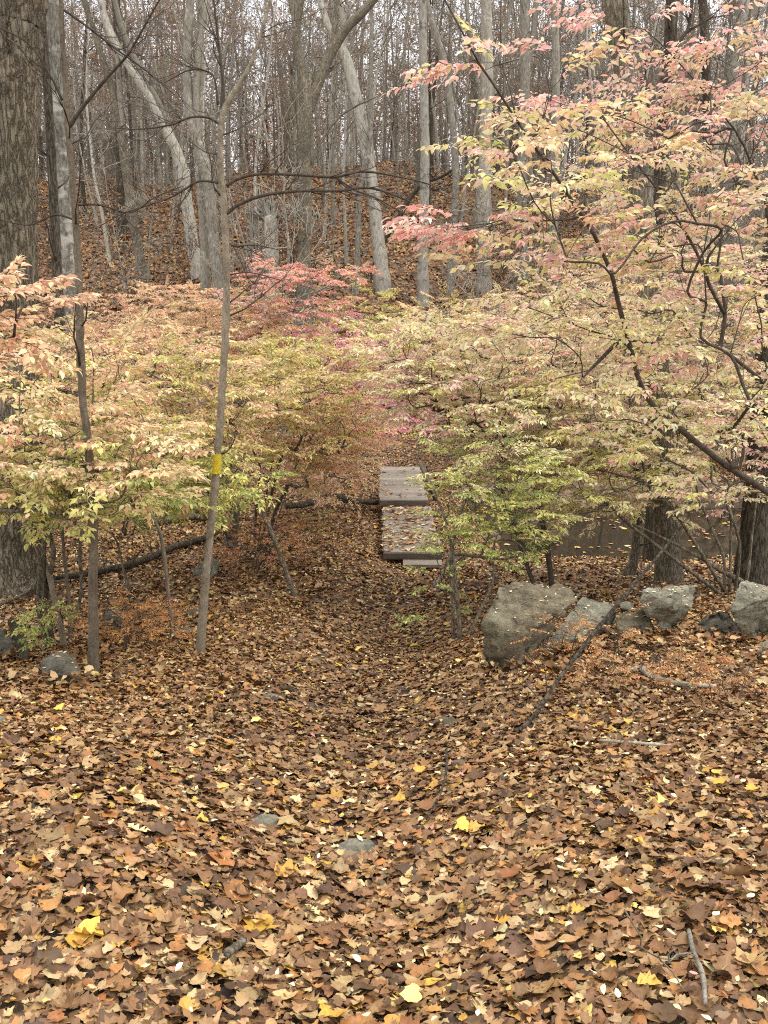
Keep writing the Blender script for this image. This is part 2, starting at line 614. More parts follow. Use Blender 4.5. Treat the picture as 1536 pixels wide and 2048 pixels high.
def paint_mat():
    m, n, bs, out = newmat("yellow_paint")
    tc = N(n, "ShaderNodeTexCoord")
    n1 = N(n, "ShaderNodeTexNoise", i_Scale=40.0, i_Detail=4.0)
    n.links.new(tc.outputs["Object"], n1.inputs["Vector"])
    r = ramp(n, [(.3, (.42, .32, .02)), (.6, (.66, .52, .02))])
    n.links.new(n1.outputs["Fac"], r.inputs[0])
    n.links.new(r.outputs[0], bs.inputs["Base Color"])
    bs.inputs["Roughness"].default_value = .5
    return m


M['ground'] = ground_mat()
M['water'] = water_mat()
M['wood'] = wood_mat()
M['paint'] = paint_mat()

# ------------------------------------------------------------------ setting: ground and water
xs = np.concatenate([-np.geomspace(9, 700, 60)[::-1], np.arange(-8.9, 8.95, .14), np.geomspace(9, 700, 60)])
ys = np.concatenate([np.arange(-30, 0, 1.5), np.arange(0, 26, .14), np.arange(26, 90, .8), np.geomspace(90, 900, 30)])
gx, gy = np.meshgrid(xs, ys)
gz = H(gx, gy) + .012 * R0.standard_normal(gx.shape) * (gy < 26)
g = MB()
nx, ny = len(xs), len(ys)
ii = (np.arange(ny - 1)[:, None] * nx + np.arange(nx - 1)[None, :]).ravel()
g.add(np.stack([gx, gy, gz], -1), np.stack([ii, ii + 1, ii + nx + 1, ii + nx], -1))
tag(g.build('ground', M['ground']), 'leaf strewn forest floor sloping down to a stream then up a wooded hill', 'ground', kind='structure')

wz = -2.02
w = MB()
wx = np.linspace(1.2, 26, 40)
wy = np.linspace(12.9, 20.8, 24)
a, b = np.meshgrid(wx, wy)
ii = (np.arange(23)[:, None] * 40 + np.arange(39)[None, :]).ravel()
w.add(np.stack([a, b, np.full_like(a, wz)], -1), np.stack([ii, ii + 1, ii + 41, ii + 40], -1))
tag(w.build('stream_water', M['water']), 'dark still stream water reflecting trunks with leaves afloat', 'water', kind='structure')

# ------------------------------------------------------------------ leaf templates
SHAPES = {
    'maple': [(-.46, .015), (-.42, .24), (-.34, .36), (-.26, .29), (-.16, .32), (-.04, .44), (.07, .53), (.13, .41), (.18, .29), (.27, .30), (.33, .31), (.38, .20), (.47, .12), (.56, .0)],
    'oak': [(-.52, .012), (-.42, .06), (-.34, .19), (-.26, .08), (-.16, .27), (-.07, .10), (.08, .34), (.16, .13), (.28, .27), (.36, .12), (.46, .10), (.54, .0)],
    'oval': [(-.52, .01), (-.42, .12), (-.26, .22), (-.05, .27), (.14, .25), (.32, .15), (.44, .06), (.54, .0)],
    'heart': [(-.40, .01), (-.42, .18), (-.30, .34), (-.12, .38), (.08, .30), (.28, .16), (.40, .07), (.56, .0)],
    'small': [(-.5, .0), (-.28, .16), (0, .23), (.25, .16), (.5, .0)],
    'torn': [(-.45, .10), (-.38, .28), (-.22, .22), (-.12, .36), (.02, .30), (.12, .40), (.24, .22), (.34, .26), (.44, .08)],
}
LOWSH = {
    'maple': [(-.45, .05), (-.32, .35), (-.14, .29), (.08, .52), (.18, .29), (.32, .29), (.56, 0)],
    'oak': [(-.5, .03), (-.3, .18), (-.1, .12), (.1, .33), (.3, .2), (.54, 0)],
    'oval': [(-.5, .03), (-.2, .23), (.14, .25), (.54, .0)],
    'heart': [(-.42, .1), (-.2, .38), (.1, .28), (.56, .0)],
    'small': [(-.5, .0), (0, .22), (.5, .0)],
    'torn': [(-.45, .12), (-.25, .28), (.0, .34), (.2, .2), (.44, .1)],
}


def leaf_template(rows, full):
    full = full == 2
    v = []
    for y, x in rows:
        if full:
            v += [(-x, y), (-x * .5, y), (0, y), (x * .5, y), (x, y)]
        else:
            v += [(-x, y), (0, y), (x, y)]
    v = np.array(v)
    k = 5 if full else 3
    q = []
    for r in range(len(rows) - 1):
        for c in range(k - 1):
            i = r * k + c
            q.append((i, i + 1, i + k + 1, i + k))
    return v, np.array(q)


def scatter(mb, shape, full, P, size, yaw, tilt, tdir, cols, rng, curl=1.0, luv=True, normal=None):
    """N leaves of one shape: P (N,3), size (N,), all numpy."""
    n = len(P)
    if n == 0:
        return
    T, Q = leaf_template((SHAPES if full else LOWSH)[shape], full)
    k = len(T)
    x = np.repeat(T[None, :, 0], n, 0)
    y = np.repeat(T[None, :, 1], n, 0)
    # uneven outline per leaf
    asym = rng.normal(0, .10, (n, 1))
    x = x * (1 + asym * np.sign(x)) * rng.uniform(.85, 1.15, (n, 1))
    x = x + .06 * np.sin(y * 5 + rng.uniform(0, 6, (n, 1))) * rng.uniform(.3, 1.2, (n, 1))
    if full:
        x = x + rng.normal(0, .03, x.shape) * (np.abs(T[None, :, 0]) > .01)
        y = y + rng.normal(0, .016, y.shape)
    ka = rng.normal(.25, .75, (n, 1)) * curl
    kb = rng.normal(.15, .55, (n, 1)) * curl
    kc = rng.normal(0, .6, (n, 1)) * curl
    ph = rng.uniform(0, 6.3, (n, 1))
    wv = rng.uniform(.05, .35, (n, 1)) * curl
    z = ka * x * x * 1.2 + kb * y * y + kc * x * y + wv * np.abs(x) * np.sin(ph + 9 * y) + .1 * curl * np.abs(x)
    z = z + curl * .05 * np.sin(11 * x + 2 * ph) * np.sin(9 * y + ph) + curl * .025 * np.sin(23 * x + ph) * np.sin(19 * y + 3 * ph)
    z = np.clip(z, -.3, .4)
    s = size[:, None]
    X, Y_, Z = x * s, y * s, z * s
    cy, sy = np.cos(yaw)[:, None], np.sin(yaw)[:, None]
    X, Y_ = X * cy - Y_ * sy, X * sy + Y_ * cy
    V = np.stack([X, Y_, Z], -1)
    # tilt about a horizontal axis
    ax = np.stack([np.cos(tdir), np.sin(tdir), np.zeros(n)], -1)
    c, sn = np.cos(tilt)[:, None, None], np.sin(tilt)[:, None, None]
    A = ax[:, None, :]
    V = V * c + np.cross(np.broadcast_to(A, V.shape), V) * sn + A * (V * A).sum(-1, keepdims=True) * (1 - c)
    V = V + P[:, None, :]
    q = (Q[None] + (np.arange(n) * k)[:, None, None]).reshape(-1, 4)
    C = np.repeat(np.concatenate([cols, np.ones((n, 1))], 1)[:, None, :], k, 1)
    lu = None
    if luv:
        lu = np.stack([np.repeat(T[None, :, 0], n, 0), np.repeat(T[None, :, 1], n, 0), np.repeat(rng.uniform(0, 1, (n, 1)), k, 1)], -1)
    mb.add(V, q, None, C, lu)


BROWN = lin([(178, 138, 88), (152, 112, 68), (128, 92, 56), (102, 74, 46), (192, 156, 104), (204, 172, 118), (166, 114, 60), (142, 100, 62), (118, 84, 54), (178, 126, 62), (214, 188, 134), (86, 62, 42)])
BW = np.array([16, 16, 14, 7, 10, 6, 7, 10, 6, 5, 3, 3.5])
YEL = lin([(222, 176, 62), (206, 160, 50), (228, 196, 100), (196, 146, 56)])
PALE = lin([(228, 212, 158), (222, 202, 142), (230, 216, 176), (222, 192, 138)])
PINK = lin([(226, 150, 140), (214, 120, 120), (232, 176, 160)])
ORG = lin([(176, 112, 56), (160, 100, 52), (190, 130, 66)])


SATUR = .93


def pick(pal, n, rng, w=None, sd=.1, sat=SATUR):
    p = None if w is None else np.asarray(w) / np.sum(w)
    c = pal[rng.choice(len(pal), n, p=p)]
    g = (c @ np.array([.3, .59, .11]))[:, None]
    c = g + (c - g) * sat
    return np.clip(c * (1 + rng.normal(0, sd, (n, 1))) * (1 + rng.normal(0, .03, (n, 3))), .005, .85)


def litter_cols(n, rng, x, y, kind):
    c = pick(BROWN, n, rng, BW, .16)
    r = rng.uniform(0, 1, n)
    yl = r < (.06 if kind == 'maple' else .025)
    c[yl] = pick(YEL, int(yl.sum()), rng)
    og = r > .975
    c[og] = pick(ORG, int(og.sum()), rng)
    # trampled, damp leaves along the trodden line
    d = np.exp(-((x - path_x(y)) / (.45 + .03 * y)) ** 2) * sstep(3.2, 5.5, y) * (1 - sstep(11, 13, y))
    return c * .78 * (1 - .2 * d)[:, None]


def spread_leaves(mb, y0, y1, dens, full, rng, smin, smax, lift, margin=1.3, kinds=None, tilt_sd=.34, curl=1.0, luv=True, thin=None):
    ymid = np.linspace(y0, y1, 200)
    half = .462 * ymid + margin
    area = float(np.sum(2 * half) * (y1 - y0) / 200)
    n = int(area * dens)
    p = half / half.sum()
    y = rng.choice(ymid, n, p=p) + rng.uniform(-.5, .5, n) * (y1 - y0) / 199
    x = rng.uniform(-1, 1, n) * (.462 * y + margin)
    keep = ~((x > 2.2 + .25 * np.sin(y * 1.1)) & (y > 13.7) & (y < 20.2))
    keep &= ~((x > -.05) & (x < .93) & (y > 13.25) & (y < 20.2))
    for (cx_, cy_, cr_) in CLEAR:
        keep &= (((x - cx_) / cr_) ** 2 + ((y - cy_ - cr_ * .2) / (cr_ * 1.1)) ** 2) > 1
    if thin is not None:
        keep &= rng.uniform(0, 1, n) > thin(x, y)
    x, y = x[keep], y[keep]
    n = len(x)
    kinds = kinds or [('maple', .17), ('oak', .2), ('oval', .32), ('heart', .16), ('torn', .25)]
    names = [k for k, _ in kinds]
    pr = np.array([q for _, q in kinds])
    which = rng.choice(len(names), n, p=pr / pr.sum())
    e = .05
    gxn = (H(x + e, y) - H(x - e, y)) / (2 * e)
    gyn = (H(x, y + e) - H(x, y - e)) / (2 * e)
    for i, nm in enumerate(names):
        s = which == i
        m = int(s.sum())
        size = (smin + (smax - smin) * rng.beta(1.5, 2.6, m)) * {'torn': .9, 'maple': 1.15, 'oak': 1.15, 'oval': .85, 'heart': .85, 'small': 1}[nm]
        tl = np.abs(rng.normal(0, tilt_sd, m))
        big = rng.uniform(0, 1, m) < .07
        tl[big] += rng.uniform(.3, .9, int(big.sum()))
        tl *= 1 - .55 * np.exp(-((x[s] - path_x(y[s])) / .6) ** 2)
        z = H(x[s], y[s]) + rng.uniform(0, 1, m) ** 1.3 * lift + .004
        cols = litter_cols(m, rng, x[s], y[s], nm)
        before = len(mb.v)
        scatter(mb, nm, full, np.stack([x[s], y[s], z], -1), size, rng.uniform(0, 6.283, m), tl, rng.uniform(0, 6.283, m), cols, rng, curl, luv)
        V = mb.v[-1].reshape(m, -1, 3)          # lie along the slope
        V[..., 2] += (V[..., 0] - x[s][:, None]) * gxn[s][:, None] + (V[..., 1] - y[s][:, None]) * gyn[s][:, None]
        mb.v[-1] = V.reshape(-1, 3)


PATH_STONES = ((530, 1648, 78, 34, 'smooth grey stone poking out of the leaves in mid path', 'rock'), (712, 1700, 98, 38, 'wider mottled grey stone half hidden by leaves in the foreground', 'rock'),
                                (462, 1480, 40, 14, 'small flat grey stone showing through leaves left of the path', 'rockgrey'), (545, 1394, 44, 14, 'thin pale stone beside the short dark stick on the path', 'rock'),
                                (888, 1448, 64, 26, 'mossy green stone at the right edge of the path', 'rockbrown'), (735, 914, 32, 14, 'dark stone on the far side of the boardwalk', 'rockgrey'),
                                (2, 1446, 30, 24, 'grey stone cut by the left edge of the view', 'rock'))
CLEAR = []
for q_ in PATH_STONES:
    p_ = gp(q_[0], q_[1] + q_[3] * .2)
    CLEAR.append((p_[0], p_[1], q_[2] / 2 * p_[1] / F))

rng = np.random.default_rng(11)
near = MB()
spread_leaves(near, .5, 2.9, 2100, 2, rng, .024, .096, .03, curl=.8, tilt_sd=.26)
spread_leaves(near, .5, 2.9, 1500, 0, rng, .014, .036, .03, kinds=[('oval', .5), ('maple', .5)], curl=.6)
spread_leaves(near, 2.9, 5.0, 2100, 1, rng, .024, .092, .032, curl=.78, tilt_sd=.28)
spread_leaves(near, 2.9, 5.0, 900, 0, rng, .016, .038, .03, kinds=[('oval', .5), ('maple', .5)], curl=.6)
spread_leaves(near, 5.0, 9.5, 1450, 0, rng, .026, .096, .032, curl=.8)
# pale little leaves dropped by the shrubs, thickest to the right
def thin_r(x, y):
    return 1 - np.clip(.35 + .35 * x / (.4 * y + .5), .06, 1)
for pal, dn in ((PALE, 30), (PINK, 4)):
    n0 = int(dn * 110)
    y = rng.uniform(.8, 10, n0) ** 1.0
    x = rng.uniform(-1, 1, n0) * (.462 * y + 1.3)
    k = rng.uniform(0, 1, n0) > thin_r(x, y)
    x, y = x[k], y[k]
    n = len(x)
    scatter(near, 'small', 2, np.stack([x, y, H(x, y) + .05 + rng.uniform(0, .012, n)], -1), rng.uniform(.016, .034, n), rng.uniform(0, 6.28, n), np.abs(rng.normal(0, .3, n)), rng.uniform(0, 6.28, n), pick(pal, n, rng), rng, .5)
# a few big bright maple leaves lying on top
n = 26
y = 1.5 + 6 * rng.uniform(0, 1, n) ** 1.5
x = rng.uniform(-1, 1, n) * (.46 * y + .3)
scatter(near, 'maple', 2, np.stack([x, y, H(x, y) + .055], -1), rng.uniform(.045, .07, n), rng.uniform(0, 6.28, n), np.abs(rng.normal(0, .22, n)), rng.uniform(0, 6.28, n), pick(YEL, n, rng), rng, .7)
tag(near.build('fallen_leaves', M['litter']), 'curled brown tan and yellow fallen leaves covering the ground and path', 'leaves', kind='stuff')

mid = MB()
spread_leaves(mid, 9.5, 25, 420, False, rng, .055, .11, .04, luv=False, margin=2.0)
n = 5000
y = rng.uniform(9.5, 24, n)
x = rng.uniform(-1, 1, n) * (.462 * y + 1.5)
k = ~((x > 2.2) & (y > 13.6) & (y < 20.3))
k &= ~((x > -.1) & (x < .95) & (y > 13) & (y < 20.3))
x, y = x[k], y[k]
n = len(x)
scatter(mid, 'small', False, np.stack([x, y, H(x, y) + .06], -1), rng.uniform(.03, .06, n), rng.uniform(0, 6.28, n), np.abs(rng.normal(0, .3, n)), rng.uniform(0, 6.28, n), pick(PALE, n, rng), rng, .5, False)
tag(mid.build('fallen_leaves', M['litterfar']), 'small looking fallen leaves around the boardwalk and stream banks', 'leaves', kind='stuff')

hl = MB()
spread_leaves(hl, 25, 66, 55, False, rng, .14, .26, .05, margin=3, luv=False, kinds=[('maple', .5), ('oval', .5)], tilt_sd=.4)
hl.c = [c_ * np.array([.92, .82, .76, 1]) for c_ in hl.c]
tag(hl.build('fallen_leaves', M['litterfar']), 'russet leaf litter spread over the far hillside', 'leaves', kind='stuff')

fl = MB()
n = 1700
x = rng.uniform(1.8, 16, n)
y = rng.uniform(13.6, 20.3, n)
k = H(x, y) < wz - .01
cl = np.sin(x * 1.7 + 1) * np.sin(y * 2.3) + rng.normal(0, .4, n)
k &= cl > .1
x, y = x[k], y[k]
n = len(x)
for nm in ('maple', 'oval'):
    s = rng.uniform(0, 1, n) < .5
    scatter(fl, nm, False, np.stack([x[s], y[s], np.full(s.sum(), wz + .008)], -1), rng.uniform(.06, .12, s.sum()), rng.uniform(0, 6.28, s.sum()), np.abs(rng.normal(0, .06, s.sum())), rng.uniform(0, 6.28, s.sum()), pick(np.vstack([BROWN, YEL]), int(s.sum()), rng), rng, .3, False)
tag(fl.build('floating_leaves', M['litterfar']), 'brown and yellow leaves afloat on the dark stream', 'leaves', kind='stuff')


# ------------------------------------------------------------------ boardwalk
def boxm(mb, x0, x1, y0, y1, z0a, z0b, th, col, rng, j=.0):
    """a board from y0 to y1 whose top runs from z0a to z0b"""
    v = []
    for (x, y, z) in ((x0, y0, z0a), (x1, y0, z0a), (x1, y1, z0b), (x0, y1, z0b)):
        v.append((x + rng.uniform(-j, j), y + rng.uniform(-j, j) * .3, z + rng.uniform(-j, j) * .25))
    e = .006
    top = np.array(v)
    c = top.mean(0)
    ins = top + (c - top) * np.array([e / .45, e / max(abs(y1 - y0) / 2, .01), 0])
    ins[:, 2] = top[:, 2]
    r1 = top - np.array([0, 0, e])
    r2 = top - np.array([0, 0, th])
    V = np.vstack([ins, r1, r2])
    q = [(0, 1, 2, 3), (4, 5, 1, 0), (5, 6, 2, 1), (6, 7, 3, 2), (7, 4, 0, 3), (8, 9, 5, 4), (9, 10, 6, 5), (10, 11, 7, 6), (11, 8, 4, 7), (11, 10, 9, 8)]
    mb.add(V, q, None, np.tile([*col, 1], (12, 1)))


def boardwalk(label, x0, x1, y0, y1, za, zb, nb, rng, lead=False):
    root = empty('boardwalk', ((x0 + x1) / 2, y0, za - .12), label, 'boardwalk', 'plank boardwalk sections over the stream')
    inv = -np.array(root.location)
    d = MB()
    for i in range(nb):
        a = y0 + (y1 - y0) * i / nb + .004
        b = y0 + (y1 - y0) * (i + 1) / nb - .006
        f0, f1 = (a - y0) / (y1 - y0), (b - y0) / (y1 - y0)
        s = rng.uniform(.7, 1.25)
        boxm(d, x0 + rng.uniform(-.025, .02), x1 + rng.uniform(-.02, .025), a, b, za + (zb - za) * f0, za + (zb - za) * f1, .038, (s, s * rng.uniform(.95, 1.02), s * rng.uniform(.9, 1)), rng, .008)
    d.v = [v + inv for v in d.v]
    d.build('deck', M['wood'], root, False)
    for (a, b) in ((x0 + .03, x0 + .08), (x1 - .08, x1 - .03)):
        s = MB()
        boxm(s, a, b, y0 + .03, y1 - .03, za - .041, zb - .041, .12, (.5, .46, .42), rng)
        s.v = [v + inv for v in s.v]
        s.build('stringer', M['wood'], root, False)
    e = MB()
    boxm(e, x0 + .01, x1 - .01, y0 - .038, y0 - .002, za - .012, za - .012, .10, (.42, .38, .34), rng)
    e.v = [v + inv for v in e.v]
    e.build('end_board', M['wood'], root, False)
    return root


rb = np.random.default_rng(5)
boardwalk('grey weathered plank boardwalk section nearer the viewer, half covered in fallen leaves', -.02, .92, 13.2, 16.5, -1.715, -1.60, 17, rb)
boardwalk('farther raised boardwalk section of bare grey planks beyond the leaf strewn one', -.09, .86, 16.72, 20.3, -1.50, -1.33, 16, rb)
sb = MB()
boxm(sb, .30, .92, 12.9, 13.13, -1.845, -1.825, .05, (.9, .88, .84), rb, .01)
tag(sb.build('loose_board', M['wood'], None, False), 'short grey loose board at the foot of the boardwalk', 'board')
dl = MB()
for n, (y0, y1, za, zb) in ((620, (13.2, 16.5, -1.715, -1.60)), (60, (16.7, 20.3, -1.5, -1.33))):
    x = rng.uniform(-.02, .9, n)
    y = rng.uniform(y0 + .03, y1 - .03, n)
    z = za + (zb - za) * (y - y0) / (y1 - y0) + .012 + rng.uniform(0, .015, n)
    nm = rng.integers(0, 3, n)
    for i, sh in enumerate(('maple', 'oval', 'small')):
        s = nm == i
        m = int(s.sum())
        scatter(dl, sh, False, np.stack([x[s], y[s], z[s]], -1), rng.uniform(.05, .11, m) * (.6 if sh == 'small' else 1), rng.uniform(0, 6.28, m), np.abs(rng.normal(0, .15, m)), rng.uniform(0, 6.28, m), pick(np.vstack([BROWN, BROWN, YEL, PALE[:2]]), m, rng) * .85, rng, .5, False)
tag(dl.build('fallen_leaves', M['litterfar']), 'tan and yellow leaves dropped on the boardwalk planks', 'leaves', kind='stuff')


# ------------------------------------------------------------------ rocks
def rock(name, label, pts, Y, mat, seed, group=None, sub=4, amp=.03, bev=.012):
    P = [at(px, py, Y + dy) for px, py, dy in pts]
    c = np.mean(P, 0)
    base = np.array([c[0], c[1], min(p[2] for p in P)])
    bm = bmesh.new()
    for p in P:
        bm.verts.new(Vector(p - base))
    r = bmesh.ops.convex_hull(bm, input=bm.verts)
    bmesh.ops.delete(bm, geom=list({e for e in r['geom_interior'] + r['geom_unused'] if isinstance(e, bmesh.types.BMVert)}), context='VERTS')
    bmesh.ops.dissolve_limit(bm, angle_limit=.12, verts=bm.verts, edges=bm.edges)
    bmesh.ops.bevel(bm, geom=list(bm.edges), offset=bev, segments=2, profile=.6, affect='EDGES')
    bmesh.ops.triangulate(bm, faces=bm.faces)
    for _ in range(sub):
        ee = [e for e in bm.edges if e.calc_length() > .045]
        if not ee:
            break
        bmesh.ops.subdivide_edges(bm, edges=ee, cuts=1)
        bmesh.ops.triangulate(bm, faces=bm.faces)
    bm.normal_update()
    off = Vector((seed * 3.1, seed * 1.7, seed))
    for v in bm.verts:
        p = v.co * 2.6 + off
        d = mnoise.fractal(p, 1, 2, 4) * amp * 1.25
        q = Vector((v.co.x, v.co.y, v.co.z * 2.2)) * 9 + off
        d += (abs(mnoise.noise(q)) - .25) * amp * .8
        w_ = Vector((v.co.x, v.co.y, v.co.z * 1.4)) * 5.5 + off
        d -= max(0, .2 - abs(mnoise.noise(w_))) * amp * 4.0
        cl_ = mnoise.cell(Vector((v.co.x * .6 + v.co.y * .3, v.co.y * .6, v.co.z + v.co.x * .25)) * 7 + off)
        d += (cl_ - .5) * amp * .45
        v.co += v.normal * d
    me = bpy.data.meshes.new(name)
    bm.to_mesh(me)
    bm.free()
    me.polygons.foreach_set("use_smooth", np.ones(len(me.polygons), bool))
    me.materials.append(mat)
    o = bpy.data.objects.new(name, me)
    COL.objects.link(o)
    o.location = tuple(base)
    tag(o, label, 'rock', group)
    ROCKS.append(o)
    return o


ROCKS = []
GR = 'boulders of the old tumbled stone wall'
Ya = gp(1015, 1346)[1]
rock('boulder', 'large brown block with a broad flat top, tallest rock beside the path', [(1002, 1166, .45), (1050, 1163, .7), (1137, 1170, .8), (1165, 1182, .8), (1150, 1205, .5), (1092, 1238, .25), (1060, 1268, .05), (975, 1262, 0), (986, 1200, .2), (966, 1335, .05), (1035, 1352, 0), (1064, 1332, .1), (968, 1340, .7), (1085, 1290, .55)], Ya, M['rockbrown'], 1, GR, amp=.035)
Yb = gp(1105, 1316)[1]
rock('stone_slab', 'long pale grey slab leaning at a slant against the brown block', [(1164, 1190, .55), (1227, 1203, .65), (1238, 1214, .6), (1192, 1263, .3), (1122, 1291, .05), (1102, 1312, 0), (1088, 1296, 0), (1134, 1237, .3), (1180, 1215, .75), (1235, 1240, .8), (1110, 1320, .25), (1200, 1285, .5)], Yb, M['rock'], 2, GR, amp=.018)
Yc = gp(1350, 1285)[1]
rock('boulder', 'rounded pale grey boulder perched on smaller rocks in front of the tree trunk', [(1284, 1180, .1), (1302, 1169, .2), (1357, 1162, .3), (1388, 1167, .3), (1397, 1190, .25), (1386, 1214, .1), (1367, 1247, .05), (1350, 1267, .05), (1317, 1253, 0), (1297, 1233, 0), (1281, 1203, .05), (1330, 1200, -.08), (1300, 1190, .55), (1380, 1190, .6), (1350, 1255, .5)], Yc, M['rock'], 3, GR, amp=.03)
rock('boulder', 'low mossy rock wedged under the perched pale boulder', [(1228, 1234, .1), (1270, 1213, .2), (1304, 1225, .2), (1312, 1255, .1), (1262, 1285, 0), (1232, 1262, 0), (1310, 1285, .1), (1250, 1240, .6), (1300, 1250, .6)], Yc - .05, M['rockbrown'], 4, GR)
rock('stone', 'small grey stone just behind the slanted slab', [(1238, 1217, 0), (1243, 1204, .05), (1258, 1199, .1), (1269, 1206, .1), (1268, 1222, .05), (1240, 1225, .2), (1265, 1225, .25)], Yc + .35, M['rock'], 5, GR, amp=.01, bev=.01)
rock('boulder', 'dark round rock between the perched pale boulder and the rightmost block', [(1386, 1249, 0), (1404, 1230, .1), (1434, 1218, .15), (1462, 1221, .2), (1482, 1253, .1), (1490, 1285, .05), (1444, 1290, 0), (1390, 1285, 0), (1400, 1255, .6), (1470, 1260, .6)], gp(1440, 1284)[1], M['rockgrey'], 6, GR)
rock('boulder', 'angular tan block at the right edge, top one of its pair', [(1460, 1213, .05), (1484, 1165, .2), (1506, 1163, .3), (1575, 1178, .35), (1461, 1231, 0), (1481, 1260, 0), (1510, 1278, .02), (1560, 1262, .1), (1590, 1220, .3), (1490, 1185, .7), (1580, 1230, .8), (1520, 1200, -.05)], gp(1500, 1300)[1] + .05, M['rock'], 7, GR)
rock('stone', 'thin mossy stone lying in the leaves below the perched boulder', [(1290, 1292, 0), (1324, 1277, .05), (1357, 1281, .05), (1350, 1297, 0), (1310, 1303, 0), (1300, 1290, .3), (1350, 1292, .3)], gp(1320, 1300)[1], M['rockbrown'], 8, GR, amp=.01, bev=.01)
rock('boulder', 'grey rock in the right corner beneath the angular tan block', [(1515, 1302, 0), (1538, 1276, .1), (1600, 1285, .2), (1600, 1325, .1), (1530, 1330, 0), (1540, 1300, .5), (1600, 1310, .6)], gp(1545, 1325)[1], M['rock'], 9, GR, amp=.015)
GL = 'stones on the left side of the path'
Yl = gp(130, 1374)[1]
rock('boulder', 'round dark grey boulder beside the green barked sapling on the left', [(80, 1322, .1), (97, 1303, .2), (133, 1299, .2), (150, 1318, .15), (162, 1338, .1), (158, 1376, .02), (100, 1380, 0), (86, 1354, 0), (120, 1320, 0), (140, 1350, -.04), (100, 1330, .5), (155, 1340, .5)], Yl, M['rockgrey'], 10, GL, amp=.02)
Yl2 = gp(40, 1328)[1]
rock('stone_slab', 'thin tilted stone slab with a pale edge leaning on the left rock', [(13, 1243, .0), (25, 1234, .15), (43, 1252, .25), (58, 1293, .2), (58, 1325, .1), (46, 1328, 0), (27, 1285, -.02), (20, 1250, .3), (52, 1320, .35)], Yl2, M['rockgrey'], 11, GL, amp=.01, bev=.012)
rock('boulder', 'flat grey rock at the left edge with the tilted slab against it', [(-45, 1262, .1), (0, 1256, .1), (15, 1258, .15), (27, 1284, .05), (31, 1318, 0), (-40, 1328, 0), (-40, 1290, .5), (20, 1290, .5)], Yl2 + .08, M['rockgrey'], 12, GL, amp=.015)
rock('stone', 'brown stone among orange undergrowth left of the blazed sapling', [(203, 1240, 0), (212, 1216, .1), (236, 1214, .15), (250, 1226, .1), (246, 1262, 0), (208, 1262, 0), (215, 1235, .4), (245, 1240, .4)], gp(228, 1262)[1], M['rockgrey'], 13, GL, amp=.015)
rock('stone', 'flat dark stone just left of the blazed sapling base', [(358, 1262, 0), (366, 1254, .1), (392, 1254, .1), (396, 1266, 0), (360, 1272, 0), (380, 1262, .3)], gp(378, 1270)[1], M['rockgrey'], 14, GL, amp=.008, bev=.008)
rock('boulder', 'pale grey rock partly buried behind the blazed sapling', [(372, 1160, 0), (392, 1128, .15), (420, 1117, .25), (442, 1122, .25), (432, 1152, .1), (400, 1172, 0), (400, 1140, .6), (440, 1140, .6)], gp(400, 1168)[1], M['rock'], 15, GL)
rock('stone', 'green mossy stone low in the leaves behind the flat dark stone', [(370, 1228, 0), (384, 1212, .1), (410, 1208, .15), (414, 1222, .1), (380, 1236, 0), (395, 1220, .4)], gp(390, 1234)[1], M['rockbrown'], 16, GL, amp=.01, bev=.01)
GP = 'half buried stones in the path'
for px, py, wd, ht, lab, mt in PATH_STONES:
    p = gp(px, py + ht * .3)
    Yq = p[1]
    py -= ht * .12
    h2, w2 = ht / 2, wd / 2
    rock('stone', lab, [(px - w2, py + h2 * .8, 0), (px - w2 * .7, py - h2 * .4, .05), (px - w2 * .1, py - h2 * 1.1, .08), (px + w2 * .6, py - h2 * .9, .08), (px + w2, py + h2 * .3, .05), (px + w2 * .6, py + h2 * 1.4, -.02), (px - w2 * .4, py + h2 * 1.6, -.02), (px - w2 * .6, py - h2 * .1, .16), (px + w2 * .7, py - h2 * .2, .16)], Yq, M[mt], int(px) % 97, GP, 4, .006, .008)

# pale specks of leaf lying on the rocks
sp = MB()
bpy.context.view_layer.update()
for o in ROCKS:
    me = o.data
    vs = [o.matrix_world @ v.co for v in me.vertices]
    bv = BVHTree.FromPolygons(vs, [tuple(p.vertices) for p in me.polygons])
    xs_ = [v.x for v in vs]
    ys_ = [v.y for v in vs]
    area = (max(xs_) - min(xs_)) * (max(ys_) - min(ys_))
    pts = []
    for _ in range(int(min(110, area * 170)) + 2):
        h = bv.ray_cast(Vector((rng.uniform(min(xs_), max(xs_)), rng.uniform(min(ys_), max(ys_)), 5)), Vector((0, 0, -1)))
        if h[0] is not None and h[1].z > .55:
            pts.append(h[0] + h[1] * .006)
    if pts:
        n = len(pts)
        scatter(sp, 'small', False, np.array(pts), rng.uniform(.025, .045, n), rng.uniform(0, 6.28, n), np.abs(rng.normal(0, .2, n)), rng.uniform(0, 6.28, n), pick(np.vstack([PALE, PALE, BROWN[:6]]), n, rng), rng, .4, False)
